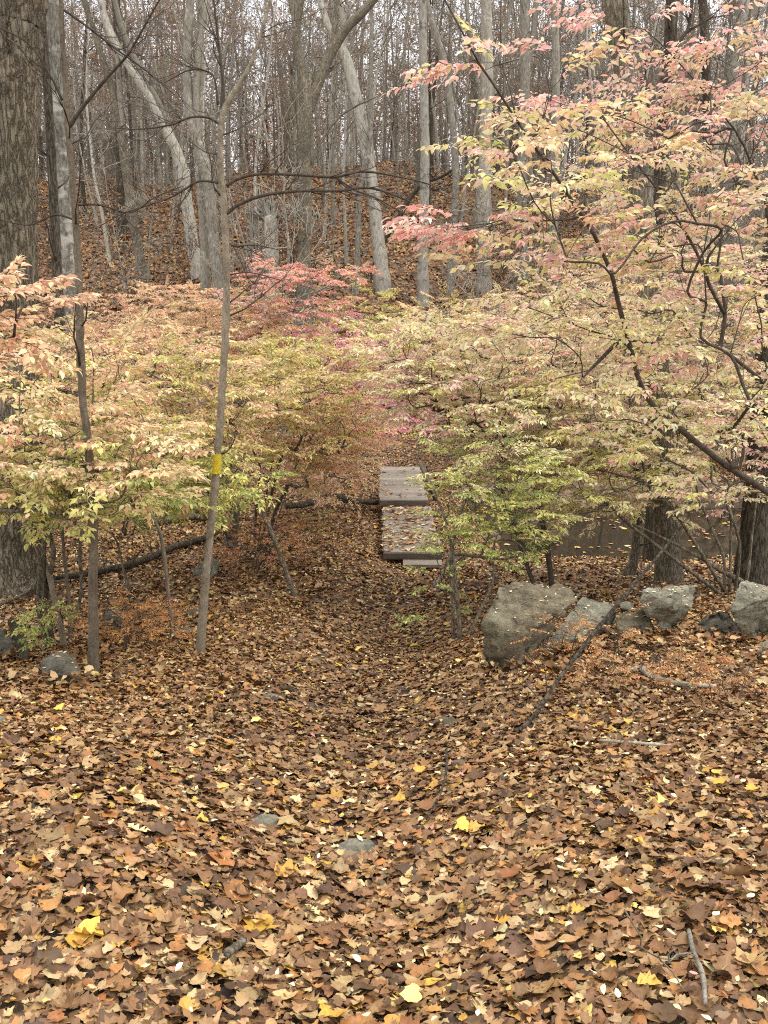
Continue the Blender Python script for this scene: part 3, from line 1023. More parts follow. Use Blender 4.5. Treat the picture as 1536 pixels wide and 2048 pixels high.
for o in ROCKS:                       # leaves drifted against the foot of each rock
    bb = [o.matrix_world @ Vector(c_) for c_ in o.bound_box]
    x0, x1 = min(v.x for v in bb), max(v.x for v in bb)
    y0, y1 = min(v.y for v in bb), max(v.y for v in bb)
    n = int(30 + 130 * (x1 - x0))
    x = rng.uniform(x0 - .08, x1 + .08, n)
    y = y0 - .06 + np.abs(rng.normal(0, .09, n))
    if x1 - x0 < .25:
        continue
    for i_, sh in enumerate(('oval', 'maple', 'torn', 'oak')):
        q_ = np.arange(n) % 4 == i_
        m_ = int(q_.sum())
        scatter(sp, sh, False, np.stack([x[q_], y[q_], H(x[q_], y[q_]) + rng.uniform(.02, .11, m_)], -1), rng.uniform(.04, .085, m_), rng.uniform(0, 6.28, m_), np.abs(rng.normal(0, .55, m_)), rng.uniform(0, 6.28, m_), pick(BROWN, m_, rng, BW) * .9, rng, .9, False)
tag(sp.build('fallen_leaves', M['litterfar']), 'tiny pale leaves lying on the boulder tops', 'leaves', kind='stuff')


# ------------------------------------------------------------------ sticks, branches and logs on the ground
def stick(name, label, pts, mat, lift=.03, Y=None, seed=1, twigs=0, cat='stick', k=8, on=True):
    """pts: (px,py,width_px[,extra_height]) along the stick, each on the ground unless Y is given"""
    rg = np.random.default_rng(seed)
    P, R = [], []
    for i, t in enumerate(pts):
        px, py, wd = t[:3]
        y = Y[i] if Y else None
        p = at(px, py, y) if y else gp(px, py) + np.array([0, 0, lift])
        P.append(p)
        R.append(wd / 2 * depth(px, py, p[1]) / F)
    P, R = smooth_path(P, R, 5)
    base = P[0].copy()
    mb = MB()
    tube(mb, P - base, R, k, .06, rg)
    for _ in range(twigs):
        i = rg.integers(len(P) // 5, len(P) - 1)
        d = unit(P[i] - P[i - 1])
        s = unit(np.cross(d, rg.normal(0, 1, 3)))
        s[2] = abs(s[2])
        grow(mb, P[i] - base, d + s, rg.uniform(.2, .5), R[i] * .4, 1, rg, nb=2)
    o = mb.build(name, mat)
    o.location = tuple(base)
    return tag(o, label, cat)


Yk = gp(975, 1502)[1]
stick('leaning_branch', 'long bare branch slanting up from the leaves across the boulders', [(972, 1504, 9), (1005, 1488, 9), (1066, 1434, 9), (1112, 1366, 8), (1172, 1286, 8), (1222, 1225, 8), (1270, 1165, 7), (1320, 1108, 6), (1372, 1040, 4)], M['dark'], Y=[Yk, Yk + .15, Yk + .3, Yk + .5, Yk + .75, Yk + 1.0, Yk + 1.25, Yk + 1.5, Yk + 1.7], twigs=5, cat='branch')
stick('fallen_stick', 'crooked grey lichened stick lying in orange undergrowth below the boulders', [(1228, 1358, 12), (1270, 1352, 12), (1285, 1352, 15), (1300, 1365, 12), (1350, 1382, 12), (1430, 1388, 8)], M['grey'], .05)
stick('fallen_stick', 'thin grey twig with a side shoot in the bottom right corner', [(1375, 1895, 9), (1385, 1940, 10), (1402, 1985, 11), (1408, 2046, 9)], M['grey'], .05, twigs=2)
stick('fallen_stick', 'dark thin twig curving downward right of the middle of the leaves', [(892, 1522, 5), (893, 1560, 5), (882, 1610, 5), (852, 1668, 4)], M['dark'], .06)
stick('fallen_stick', 'short grey barked stick lying across leaves near the bottom', [(455, 1940, 17), (472, 1928, 18), (490, 1912, 15)], M['brown'], .05)
stick('fallen_stick', 'short dark stick next to the thin pale stone on the path', [(560, 1388, 8), (578, 1389, 10), (598, 1397, 8)], M['dark'], .04)
stick('fallen_stick', 'pale thin stick lying far right in the leaves', [(1200, 1500, 6), (1270, 1506, 7), (1340, 1512, 5)], M['grey'], .05)
stick('fallen_log', 'dark crooked log lying beside the left edge of the boardwalk', [(572, 1034, 12), (610, 1030, 14), (650, 1018, 17), (672, 1014, 16), (700, 1022, 13), (755, 1026, 10)], M['dark'], .22, twigs=4, cat='log')
stick('sunken_log', 'black rotten log lying in the stream behind the drooping sapling shrub', [(1040, 1062, 12), (1065, 1052, 18), (1085, 1060, 14), (1110, 1072, 8)], M['dark'], Y=[15.6, 15.6, 15.5, 15.4], cat='log', twigs=2)
stick('fallen_log', 'long dark fallen limb sagging across the hollow on the left', [(110, 1172, 12), (190, 1158, 14), (250, 1145, 14), (300, 1128, 15), (350, 1105, 14), (405, 1090, 13), (445, 1068, 10)], M['dark'], .10, twigs=5, cat='log')
stick('fallen_log', 'thick grey log on the far side of the left hollow', [(315, 1056, 14), (350, 1050, 17), (390, 1045, 17), (430, 1049, 15), (460, 1056, 12)], M['brown'], .12, twigs=2, cat='log')
stick('fallen_stick', 'thin bent branch lying at the left edge behind the tilted slab', [(0, 1222, 8), (40, 1205, 8), (80, 1182, 7), (130, 1172, 5)], M['brown'], .08, twigs=3)
Yk = gp(590, 1197)[1]
stick('leaning_stick', 'thin dark pole propped at a slant from the leaves into the olive shrub', [(590, 1197, 9), (565, 1120, 9), (535, 1045, 9), (510, 985, 7)], M['brown'], Y=[Yk, Yk + .3, Yk + .7, Yk + 1.0], cat='stick')
stick('fallen_stick', 'dark broken branch on the ground right of the far boardwalk', [(842, 935, 8), (852, 960, 9), (866, 990, 9), (872, 1004, 7)], M['brown'], .1)


# ------------------------------------------------------------------ near trees traced at their own distance
def ptree(name, label, Y, trunk, limbs=(), mat='grey', twig='twiggrey', seed=1, up=6.0, k=16, tw=8, twl=(.5, 1.4), lean_dy=0.0, crown_n=8, group=None, flare=1.5, base=None, nseg=5, twigup=.3, extra_leaves=None, rough=.03):
    """trunk / limbs: (px,py,width_px[,dY]) from the base up; the stem carries on `up` metres above the last point."""
    rg = np.random.default_rng(seed)

    def conv(pts):
        P, R = [], []
        for t in pts:
            yy = Y + (t[3] if len(t) > 3 else 0)
            P.append(at(t[0], t[1], yy))
            R.append(t[2] / 2 * depth(t[0], t[1], yy) / F)
        return P, R
    P, R = conv(trunk)
    g0 = P[0].copy()
    zb = float(H(g0[0], g0[1]))
    if base is None:
        base = np.array([g0[0], g0[1], zb])
    if g0[2] > zb + .1:                       # foot hidden behind something: carry the stem to the ground
        d = P[0] - P[1]
        d = d / max(-d[2], .05)
        foot = P[0] + d * min(g0[2] - zb, 4) * .4
        foot[2] = zb
        P.insert(0, foot)
        R.insert(0, R[0] * 1.08)
        base = foot.copy()
    P.insert(0, P[0] - np.array([0, 0, .25]))
    R.insert(0, R[0] * flare)
    R[1] *= 1 + (flare - 1) * .45
    if up > 0:
        d = unit(P[-1] - P[-2])
        for i in (1, 2, 3):
            P.append(P[-1] + (d + rg.normal(0, .05, 3)) * up / 3)
            R.append(R[-1] * .72)
    P, R = smooth_path(P, R, nseg if k != 12 else 10)
    if k == 12:
        kn = np.zeros(len(P))
        for _ in range(9):
            kn += .16 * np.exp(-((np.arange(len(P)) - rg.uniform(0, len(P))) / 1.1) ** 2)
        R = R * (1 + kn + rg.normal(0, .03, len(P)))
        P = P + rg.normal(0, .0022, P.shape)
    root = empty(name, base, label, 'tree', group)
    t = MB()
    tube(t, P - base, R, k, rough, rg)
    t.build('trunk', M[mat], root)
    c = MB()
    for l in limbs:
        LP, LR = conv(l)
        LP, LR = smooth_path(LP, LR, 5)
        tube(c, LP - base, LR, 6)
        n = max(2, int(len(l) * 1.6))
        for _ in range(n):
            i = rg.integers(max(1, len(LP) // 4), len(LP))
            d = unit(LP[i] - LP[i - 1])
            s = unit(np.cross(d, rg.normal(0, 1, 3)))
            grow(c, LP[i] - base, d + s * rg.uniform(.5, 1.2), rg.uniform(*twl) * .7, LR[i] * .55, 1, rg, nb=4, up=twigup, rmin=Y * .00022)
    hi = len(P)
    for _ in range(tw):
        i = rg.integers(int(hi * .25), hi)
        d = unit(P[i] - P[i - 1])
        s = rg.normal(0, 1, 3)
        s[2] = 0
        s = unit(s)
        grow(c, P[i] + s * R[i] * .7 - base, d * .5 + s, rg.uniform(*twl), min(R[i] * .3, .02), 1, rg, nb=4, up=twigup, rmin=Y * .00022)
    if up > 0:
        for _ in range(crown_n):
            i = rg.integers(int(hi * .8), hi)
            s = rg.normal(0, 1, 3)
            s[2] = .6
            grow(c, P[i] - base, unit(s), rg.uniform(1.2, 3.0), R[i] * .45, 2, rg, nb=5, rmin=Y * .00022)
    if c.n:
        c.build('crown', M[twig], root)
    return root, P, R


# the oak at the left edge
Yo = gp(50, 1182)[1]
ptree('oak_tree', 'huge rough barked tree at the left edge of the view', Yo, [(24, 1182, 150), (20, 1090, 122), (16, 900, 114), (14, 700, 112), (14, 500, 112), (15, 330, 110), (20, 180, 108), (30, 80, 104), (36, 0, 108)],
      [[(66, 40, 26), (84, -20, 26), (110, -140, 22)]], 'oak', 'brown', 3, 6, 40, 5, (.6, 1.5), crown_n=10, flare=1.35, nseg=12, rough=.035)
# green-brown sapling front left
Ys = gp(187, 1345)[1]
ptree('sapling', 'slim brown sapling with green tinged bark standing nearest on the left', Ys, [(188, 1345, 22), (186, 1200, 19), (186, 1050, 18), (178, 900, 16), (166, 800, 15), (160, 690, 17), (160, 620, 15), (152, 450, 13), (140, 300, 12), (132, 200, 11), (124, 60, 10), (118, -40, 9)],
      [[(136, 258, 8), (165, 215, 7), (210, 160, 6), (255, 110, 5), (290, 50, 4), (330, -20, 3)], [(124, 200, 6), (100, 150, 4), (60, 90, 4), (0, 55, 3)], [(150, 440, 5), (110, 430, 3), (60, 450, 2.4), (0, 440, 2)],
       [(128, 20, 6), (170, 50, 5), (235, 100, 4), (290, 140, 3), (350, 190, 2)], [(150, 410, 5), (200, 410, 4), (260, 425, 3), (310, 395, 2.4), (365, 372, 2)]], 'sapbrown', 'twig', 4, 2, 12, 9, (.25, .8), crown_n=4, flare=1.25)
# blazed sapling
Yz = gp(400, 1312)[1]
blz, BP, BR = ptree('blazed_sapling', 'slender leaning tan sapling with a yellow paint blaze left of the path', Yz, [(400, 1312, 18), (408, 1200, 17), (416, 1110, 16), (426, 1010, 15), (434, 930, 15), (443, 800, 15), (450, 680, 15), (453, 560, 14), (450, 450, 14), (442, 340, 13), (441, 270, 12), (450, 215, 12), (475, 175, 10), (500, 130, 8), (525, 60, 7), (545, -20, 6)],
      [[(446, 225, 8), (446, 170, 7), (440, 110, 6), (432, 40, 5), (425, -20, 4)], [(453, 372, 7), (475, 358, 7), (520, 348, 6), (600, 350, 6), (670, 354, 6), (720, 343, 5), (780, 350, 4), (850, 366, 3), (900, 385, 2)],
       [(452, 428, 8), (480, 408, 7), (530, 390, 7), (600, 382, 6), (675, 382, 6), (740, 376, 5), (800, 395, 4), (860, 420, 3), (910, 432, 2)], [(443, 366, 6), (400, 362, 5), (370, 378, 5), (340, 395, 4), (290, 412, 4), (240, 430, 3), (200, 452, 2)],
       [(442, 250, 6), (415, 235, 5), (380, 235, 4), (340, 250, 4), (280, 258, 3), (230, 256, 2)], [(450, 480, 5), (470, 492, 4), (510, 490, 3), (560, 500, 2)], [(436, 210, 5), (425, 150, 4), (380, 140, 3), (330, 165, 2)],
       [(455, 550, 4), (500, 545, 3), (560, 560, 2)], [(670, 354, 4), (710, 380, 4), (760, 400, 3), (830, 440, 2.5), (900, 470, 2)]], 'sap', 'twig', 5, 2, 12, 10, (.25, .9), crown_n=4, flare=1.3)
bm_ = MB()
sel = [(p, r) for p, r in zip(BP, BR)]
# painted band round the visible side, 2 mm proud of the bark
pz0, pz1 = at(438, 947, Yz), at(440, 907, Yz)
nb_, na_ = 8, 14
ring = []
for i in range(nb_):
    f = i / (nb_ - 1)
    z = pz0[2] + (pz1[2] - pz0[2]) * f
    j = int(np.argmin([abs(p[2] - z) for p, _ in sel]))
    j2 = j + 1 if sel[j][0][2] < z else j - 1
    t = (z - sel[j][0][2]) / (sel[j2][0][2] - sel[j][0][2] + 1e-9)
    c = sel[j][0] + (sel[j2][0] - sel[j][0]) * t
    r = (sel[j][1] + (sel[j2][1] - sel[j][1]) * t) * 1.03 + .003
    for a_ in range(na_):
        an = -math.pi * .98 * (a_ / (na_ - 1)) + .02
        e_ = .006 * math.sin(a_ * 2.1) if i in (0, nb_ - 1) else 0
        ring.append([c[0] + r * math.cos(an), c[1] + r * math.sin(an), c[2] + e_])
ii = (np.arange(nb_ - 1)[:, None] * na_ + np.arange(na_ - 1)[None, :]).ravel()
bm_.add(np.array(ring) - np.array(blz.location), np.stack([ii, ii + 1, ii + na_ + 1, ii + na_], -1))
tag(bm_.build('paint_blaze', M['paint'], blz), 'yellow painted trail blaze band')

# right trunk behind the boulders
Yr = gp(1335, 1166)[1]
ptree('tree', 'stout grey brown trunk rising behind the perched pale boulder', Yr, [(1338, 1168, 54), (1335, 1100, 50), (1330, 1000, 47), (1322, 850, 46), (1308, 650, 45), (1288, 450, 45), (1270, 320, 46), (1262, 230, 48), (1250, 130, 46), (1238, 60, 48), (1224, -30, 50)],
      [], 'brown', 'brown', 6, 6, 22, 5, (.4, 1.0), flare=1.25, rough=.03)
ptree('tree', 'thin almost black trunk just right of the stout trunk behind pink leaves', Yr + 2.6, [(1310, 900, 26), (1312, 600, 24), (1318, 420, 23), (1326, 250, 24), (1338, 120, 25), (1344, 0, 26)], [[(1318, 330, 8), (1300, 240, 6), (1290, 150, 5)], [(1340, 100, 8), (1375, 60, 7), (1385, 0, 6), (1400, -60, 5)]], 'dark', 'twig', 7, 6, 12, 4)
ptree('tree', 'dark furrowed trunk at the right edge behind the shrub stems', gp(1500, 1185)[1] + .3, [(1500, 1188, 62), (1508, 1080, 56), (1520, 950, 54), (1532, 800, 53), (1545, 600, 52), (1560, 400, 50), (1575, 100, 46)], [], 'dark', 'brown', 8, 4, 22, 4, rough=.04)
ptree('sapling', 'short dark curved sapling at the water edge left of the stout trunk', gp(1262, 1155)[1], [(1256, 1156, 26), (1268, 1120, 18), (1274, 1070, 17), (1276, 1010, 16), (1274, 930, 13), (1268, 850, 11)], [], 'brown', 'twig', 9, 2, 10, 5, (.3, .8), crown_n=3)
# left middle trunks
ptree('tree', 'lichen mottled grey trunk between the rough edge tree and the left sapling', 17.5, [(140, 770, 44), (138, 620, 42), (133, 450, 40), (124, 300, 38), (113, 150, 37), (104, 0, 36)], [], 'mottled', 'twiggrey', 10, 8, 14, 10)
ptree('tree', 'thin dark speckled trunk touching the lichen mottled grey one', 15.5, [(122, 760, 21), (118, 620, 20), (112, 500, 19), (106, 380, 18), (96, 200, 17), (84, 30, 15)], [], 'dark', 'twig', 12, 5, 10, 8)

GM = 'trees standing on the lower slope across the stream'


def yb(px, py):
    return float(gp(px, py)[1])


ptree('forked_tree', 'dark brown tree forking into two limbs above the middle of the view', yb(612, 664), [(606, 664, 31), (608, 560, 28), (610, 460, 27), (612, 380, 25), (608, 300, 26), (612, 215, 28), (604, 150, 18), (592, 80, 17), (600, 0, 17), (606, -60, 16)],
      [[(616, 225, 21), (630, 185, 22), (655, 120, 22), (690, 60, 20), (725, 25, 17), (765, -20, 14)], [(660, 105, 12), (668, 60, 12), (675, 0, 11), (676, -50, 9)], [(604, 300, 8), (590, 240, 8), (585, 150, 7), (565, 80, 6)], [(622, 330, 6), (650, 270, 5), (690, 225, 4), (760, 190, 3)]], 'brown', 'brown', 13, 6, 14, 8, group=GM)
# snapped snag with splinters
Yg = yb(545, 640)
sn, SP, SR = ptree('broken_tree', 'snapped pale trunk with a shattered splintered top', Yg, [(545, 640, 30), (545, 560, 28), (543, 480, 27), (541, 434, 25)], [], 'pale', 'twiggrey', 14, 0, 14, 0, group=GM)
c = MB()
rg = np.random.default_rng(15)
b0 = np.array(sn.location)
for i in range(34):
    a0 = at(541 + rg.uniform(-11, 11), 440 + rg.uniform(-6, 6), Yg + rg.uniform(-.2, .2))
    ll = rg.uniform(25, 78)
    tip = at(541 + rg.normal(-12, 26), 434 - ll + abs(rg.normal(0, 10)), Yg + rg.uniform(-.7, .7))
    md = (a0 + tip) / 2 + rg.normal(0, .06, 3)
    q, r_ = smooth_path([a0, md, tip], [.05, .035, .008], 4)
    tube(c, q - b0, r_, 4)
for i in range(14):
    a0 = at(520 + rg.uniform(-14, 8), 560 + rg.uniform(-40, 20), Yg + .3)
    tip = at(500 + rg.normal(0, 22), 375 + rg.uniform(-15, 60), Yg + rg.uniform(0, .8))
    q, r_ = smooth_path([a0, (a0 + tip) / 2 + rg.normal(0, .1, 3), tip], [.045, .04, .012], 4)
    tube(c, q - b0, r_, 4)
for i in range(12):
    a0 = at(548 + rg.uniform(-6, 6), 440, Yg)
    md = at(580 + rg.normal(0, 10), 415 + rg.uniform(-15, 20), Yg - .3)
    tip = at(610 + rg.normal(0, 18), 430 + rg.uniform(-10, 45), Yg - .5)
    q, r_ = smooth_path([a0, md, tip], [.035, .025, .007], 4)
    tube(c, q - b0, r_, 4)
c.build('splinters', M['pale'], sn)

MIDTREES = [
    ('pale tree leaning left above the hollow, its two grey stems splitting near the top', (392, 560), [(396, 560, 30), (378, 440, 27), (362, 330, 25), (330, 255, 22), (298, 190, 20), (250, 120, 18), (215, 50, 16), (195, -30, 14)], [[(345, 290, 16), (318, 210, 15), (280, 140, 13), (245, 60, 12), (225, -20, 10)]], 'pale'),
    ('crooked pale tree with a kink, just left of the blazed sapling', (436, 600), [(440, 600, 26), (428, 480, 25), (415, 360, 24), (392, 275, 24), (378, 215, 20), (374, 120, 19), (380, 0, 18), (382, -60, 16)], [[(398, 285, 15), (392, 200, 13), (398, 100, 12), (415, 0, 10)], [(405, 300, 13), (420, 380, 13), (430, 430, 12)]], 'grey'),
    ('grey tree standing straight behind the crooked pale one', (418, 590), [(412, 590, 21), (408, 480, 20), (402, 380, 19), (396, 280, 18), (400, 150, 17), (402, 0, 16)], [], 'grey'),
    ('pale smooth trunk leaning left beyond the fork with a scarred bark seam', (762, 588), [(768, 590, 34), (756, 480, 30), (745, 380, 28), (730, 280, 27), (712, 190, 26), (690, 110, 22), (660, 60, 16), (640, 0, 15), (625, -60, 14)], [[(690, 110, 15), (688, 60, 14), (680, 10, 13), (670, -50, 11)]], 'pale'),
    ('straight speckled pale trunk right of the leaning smooth one', (846, 612), [(846, 614, 27), (846, 520, 24), (848, 420, 22), (850, 300, 21), (847, 150, 19), (845, 0, 18)], [], 'pale'),
    ('slim grey trunk right of the speckled pale trunk, half behind cream leaves', (905, 590), [(900, 592, 19), (906, 480, 17), (912, 360, 16), (905, 250, 16), (890, 130, 15), (868, 60, 14), (850, -10, 12)], [], 'grey'),
    ('wide grey trunk behind the top left tip of the big pale shrub', (965, 585), [(968, 586, 30), (966, 450, 27), (970, 300, 26), (974, 150, 25), (972, 0, 24)], [], 'grey'),
    ('grey trunk with a dark scar beside the arching shrub limb', (1046, 560), [(1046, 566, 28), (1042, 430, 25), (1046, 300, 24), (1050, 170, 24), (1050, 0, 23)], [[(1054, 140, 12), (1066, 70, 11), (1072, 0, 10)]], 'grey'),
    ('slim straight trunk between the forked tree and the leaning smooth one', (720, 590), [(712, 594, 13), (716, 480, 12), (720, 380, 12), (738, 290, 12), (742, 200, 10), (744, 0, 9)], [], 'grey'),
    ('grey trunk with bent top standing above the hollow on the left', (290, 560), [(290, 568, 22), (268, 450, 20), (250, 330, 19), (235, 230, 16), (215, 150, 14), (190, 70, 12), (165, -10, 11)], [[(246, 300, 12), (240, 200, 11), (235, 110, 10)]], 'brown'),
    ('upright trunk directly behind the bent top one', (245, 470), [(244, 472, 22), (242, 380, 20), (238, 250, 18), (236, 120, 16), (230, 0, 15)], [], 'dark'),
    ('tall grey trunk with pale blotches right of the scarred one', (1100, 560), [(1110, 560, 22), (1106, 420, 19), (1110, 280, 18), (1112, 120, 17), (1108, 0, 16)], [], 'grey'),
    ('forking pale trunk in the top right corner', (1460, 480), [(1462, 560, 50), (1466, 300, 46), (1478, 140, 44), (1488, 50, 40), (1476, -40, 24)], [[(1488, 60, 24), (1508, 10, 20), (1525, -50, 18)]], 'pale'),
    ('brown trunk left of the corner forking pale one', (1424, 500), [(1418, 560, 22), (1416, 300, 20), (1412, 120, 20), (1405, 0, 19)], [], 'dark'),
    ('old limb covered slanting dead trunk right of the leaning smooth one', (742, 560), [(742, 580, 12), (760, 500, 12), (800, 430, 11), (842, 370, 9), (880, 355, 6), (920, 330, 4)], [[(842, 370, 5), (870, 380, 4), (910, 365, 3)]], 'dark'),
]
for i, (lab, bp, tr, lb, mt) in enumerate(MIDTREES):
    tr = [(a_, b_, c_ * .88) for a_, b_, c_ in tr]
    Yt = yb(*bp)
    ptree('tree', lab, Yt, tr, lb, mt, 'twig' if mt == 'dark' else 'twiggrey', 30 + i, 0 if 'dead' in lab else 7, 12, 12, (.6, 2.0), group=GM, crown_n=10, flare=1.2)


# ------------------------------------------------------------------ the crowd of trees on the hill
RUSSET = lin([(160, 112, 72), (142, 98, 66), (176, 126, 80), (124, 84, 58), (184, 138, 86), (152, 116, 84)])


def quad_leaves(mb, P, size, cols, rng, flat=.5):
    n = len(P)
    a = rng.normal(0, 1, (n, 3))
    a[:, 2] *= flat
    a /= np.linalg.norm(a, axis=1)[:, None]
    b = rng.normal(0, 1, (n, 3))
    b -= (a * b).sum(1)[:, None] * a
    b /= np.linalg.norm(b, axis=1)[:, None]
    s = size[:, None]
    V = np.stack([P - a * s * .5, P + b * s * .28, P + a * s * .5, P - b * s * .28], 1)
    mb.add(V, np.arange(n * 4).reshape(n, 4), None, np.repeat(np.concatenate([cols, np.ones((n, 1))], 1)[:, None], 4, 1))


def proto(seed, height, r0, mat, twmat, leaves, first=.25, nl=14, lean=.03, name='tree', cat='tree', thin=False):
    rg = np.random.default_rng(seed)
    n = 14
    P = [np.zeros(3) - np.array([0, 0, .4])]
    d = unit(np.array([rg.normal(0, lean), rg.normal(0, lean), 1]))
    for i in range(n):
        d = unit(d + np.array([rg.normal(0, .05), rg.normal(0, .05), .05]))
        P.append(P[-1] + d * height / n)
    P = np.array(P)
    f = np.linspace(0, 1, n + 1)
    R = r0 * (1 - .82 * f) * (1 + .5 * np.exp(-f * 25))
    P2, R2 = smooth_path(P, R, 2)
    nl = int(nl * 1.35)
    t = MB()
    tube(t, P2, R2, 8 if not thin else 6, .03, rg)
    c = MB()
    tips = []
    for i in range(nl):
        fr = first + (1 - first) * (i + rg.uniform(0, 1)) / nl
        j = min(int(fr * (len(P2) - 1)), len(P2) - 2)
        s = rg.normal(0, 1, 3)
        s[2] = rg.uniform(.2, 1.0)
        L = (height * .2 * (1.15 - fr) + .9) * rg.uniform(.6, 1.3)
        grow(c, P2[j], unit(s), L, max(R2[j] * .38, .012), 2 if L > 1.5 else 1, rg, k=4, up=.45, nb=6, tips=tips, rmin=.008)
    # small dead side twigs low on the stem
    for i in range(8):
        j = rg.integers(3, len(P2) // 2)
        s = rg.normal(0, 1, 3)
        s[2] = rg.uniform(-.2, .3)
        grow(c, P2[j], unit(s), rg.uniform(.5, 1.8), .014, 1, rg, nb=4, up=.1, rmin=.007)
    tm, cm_ = t.mesh('trunk', M[mat]), c.mesh('crown', M[twmat])
    lm = None
    if leaves:
        l = MB()
        tp = np.array([q for q, _ in tips])
        per = leaves
        idx = rg.integers(0, len(tp), int(len(tp) * per))
        pp = tp[idx] + rg.normal(0, .28, (len(idx), 3))
        quad_leaves(l, pp, rg.uniform(.10, .2, len(idx)), pick(RUSSET, len(idx), rg, None, .15), rg)
        lm = l.mesh('foliage', M['oakleaf'])
    return tm, cm_, lm


PRO = []
specs = [(24, .15, 'grey', 'twiggrey', 0, .3), (22, .12, 'grey', 'twiggrey', 1.6, .3), (26, .19, 'brown', 'twiggrey', 0, .4), (20, .10, 'pale', 'twiggrey', 0, .3), (24, .14, 'dark', 'twig', 1.8, .35),
         (23, .13, 'pale', 'twiggrey', 0, .35), (18, .085, 'pale', 'twiggrey', 0, .25), (21, .10, 'grey', 'twiggrey', 2.2, .3), (25, .15, 'grey', 'twiggrey', 1.6, .4)]
for i, (h, r, m1, m2, lv, fi) in enumerate(specs):
    PRO.append(proto(100 + i, h, r, m1, m2, lv, fi, 16))
BARE = [i for i, q_ in enumerate(PRO) if q_[2] is None]
UND = []
for i, (h, r, m1, m2, lv) in enumerate([(6, .035, 'grey', 'twiggrey', 0), (8, .05, 'twiggrey', 'twiggrey', 0), (5, .03, 'brown', 'twig', .8), (9, .06, 'grey', 'twiggrey', 0), (4, .022, 'pale', 'twiggrey', 0)]):
    UND.append(proto(200 + i, h, r, m1, m2, lv, .15, 14, .1, thin=True))


def plant(name, meshes, loc, rz, s, label, group):
    r = empty(name, loc, label, 'tree', group)
    r.rotation_euler = (0, 0, rz)
    r.scale = (s, s, s)
    for nm, me in zip(('trunk', 'crown', 'foliage'), meshes):
        if me is not None:
            o = bpy.data.objects.new(nm, me)
            COL.objects.link(o)
            o.parent = r
    return r


rg = np.random.default_rng(77)
placed = [(o.location.x, o.location.y) for o in COL.objects if o.get('category') == 'tree']


def try_place(x, y, dmin):
    for (a_, b_) in placed:
        if (a_ - x) ** 2 + (b_ - y) ** 2 < dmin * dmin:
            return False
    placed.append((x, y))
    return True


HILL = {0: 'bare grey trunk, one of many crowded on the far hillside', 1: 'hillside tree with russet leaves still clinging high up', 2: 'thin bare understory tree among the hillside trunks', 3: 'thin understory tree with copper leaves on the hillside'}
cnt = 0
tries = 0
while cnt < 255 and tries < 6000:
    tries += 1
    y = 36 + 60 * rg.uniform(0, 1) ** .75
    x = rg.uniform(-1, 1) * (.47 * y + 2)
    if not try_place(x, y, 1.25 if y > 42 else 2.2):
        continue
    i = int(rg.integers(len(PRO)))
    if y < 46:
        i = BARE[i % len(BARE)]
    lv = PRO[i][2] is not None
    plant('tree', PRO[i], (x, y, float(H(x, y))), rg.uniform(0, 6.28), rg.uniform(.6, 1.05), HILL[1 if lv else 0], 'leafy hillside trees' if lv else 'bare hillside trees')
    cnt += 1
cnt = 0
tries = 0
while cnt < 90 and tries < 5000:
    tries += 1
    y = 23 + 45 * rg.uniform(0, 1) ** 1.1
    x = rg.uniform(-1, 1) * (.47 * y + 1)
    if y < 27 and abs(x - .4) < 1.5:
        continue
    if not try_place(x, y, .8):
        continue
    i = int(rg.integers(len(UND)))
    lv = UND[i][2] is not None
    plant('understory_tree', UND[i], (x, y, float(H(x, y))), rg.uniform(0, 6.28), rg.uniform(.7, 1.3), HILL[3 if lv else 2], 'leafy understory trees' if lv else 'bare understory trees')
    cnt += 1

# the far wood behind the crest, and the brush on the slope
far, farl = MB(), MB()
for _ in range(620):
    y = rg.uniform(86, 150)
    x = rg.uniform(-1, 1) * (.48 * y + 3)
    z = float(H(x, y))
    h = rg.uniform(16, 24)
    p = np.array([[x, y, z - .3], [x + rg.normal(0, .3), y, z + h * .4], [x + rg.normal(0, .8), y, z + h]])
    r = rg.uniform(.1, .24)
    q, rr_ = smooth_path(p, [r, r * .7, r * .2], 3)
    tube(far, q, rr_, 5)
    for _2 in range(13):
        j = rg.integers(2, len(q))
        s = rg.normal(0, 1, 3)
        s[2] = rg.uniform(.1, 1)
        grow(far, q[j], unit(s), rg.uniform(1.5, 4.5), .04, 1, rg, nb=8, up=.3, rmin=.014)
    n = int(rg.uniform(90, 420))
    if n:
        pp = np.array([x, y, z + h * .62]) + rg.normal(0, 1, (n, 3)) * np.array([1.8, 1.8, h * .2])
        quad_leaves(farl, pp, rg.uniform(.22, .4, n), pick(RUSSET, n, rg, None, .15), rg)
tag(far.build('far_woods', M['twiggrey']), 'dense far wood of grey trunks and twigs behind the crest', 'woods', kind='stuff')
tag(farl.build('far_foliage', M['oakleaf']), 'russet leaves hanging in the far wood against the sky', 'leaves', kind='stuff')
br = MB()
for _ in range(2000):
    y = 22 + 42 * rg.uniform(0, 1) if _ < 1300 else rg.uniform(58, 78)
    x = rg.uniform(-1, 1) * (.47 * y + 1)
    if y < 26 and abs(x - .4) < 1.2:
        continue
    z = float(H(x, y))
    d = np.array([rg.normal(0, .6), rg.normal(0, .5), rg.uniform(.35, 1)])
    grow(br, (x, y, z), d, rg.uniform(.6, 2.4), rg.uniform(.007, .014), 1, rg, nb=4, up=-.1, wander=.25, rmin=.006)
tag(br.build('undergrowth', M['twiggrey']), 'tangled grey brush of bare twigs over the hillside leaf litter', 'undergrowth', kind='stuff')

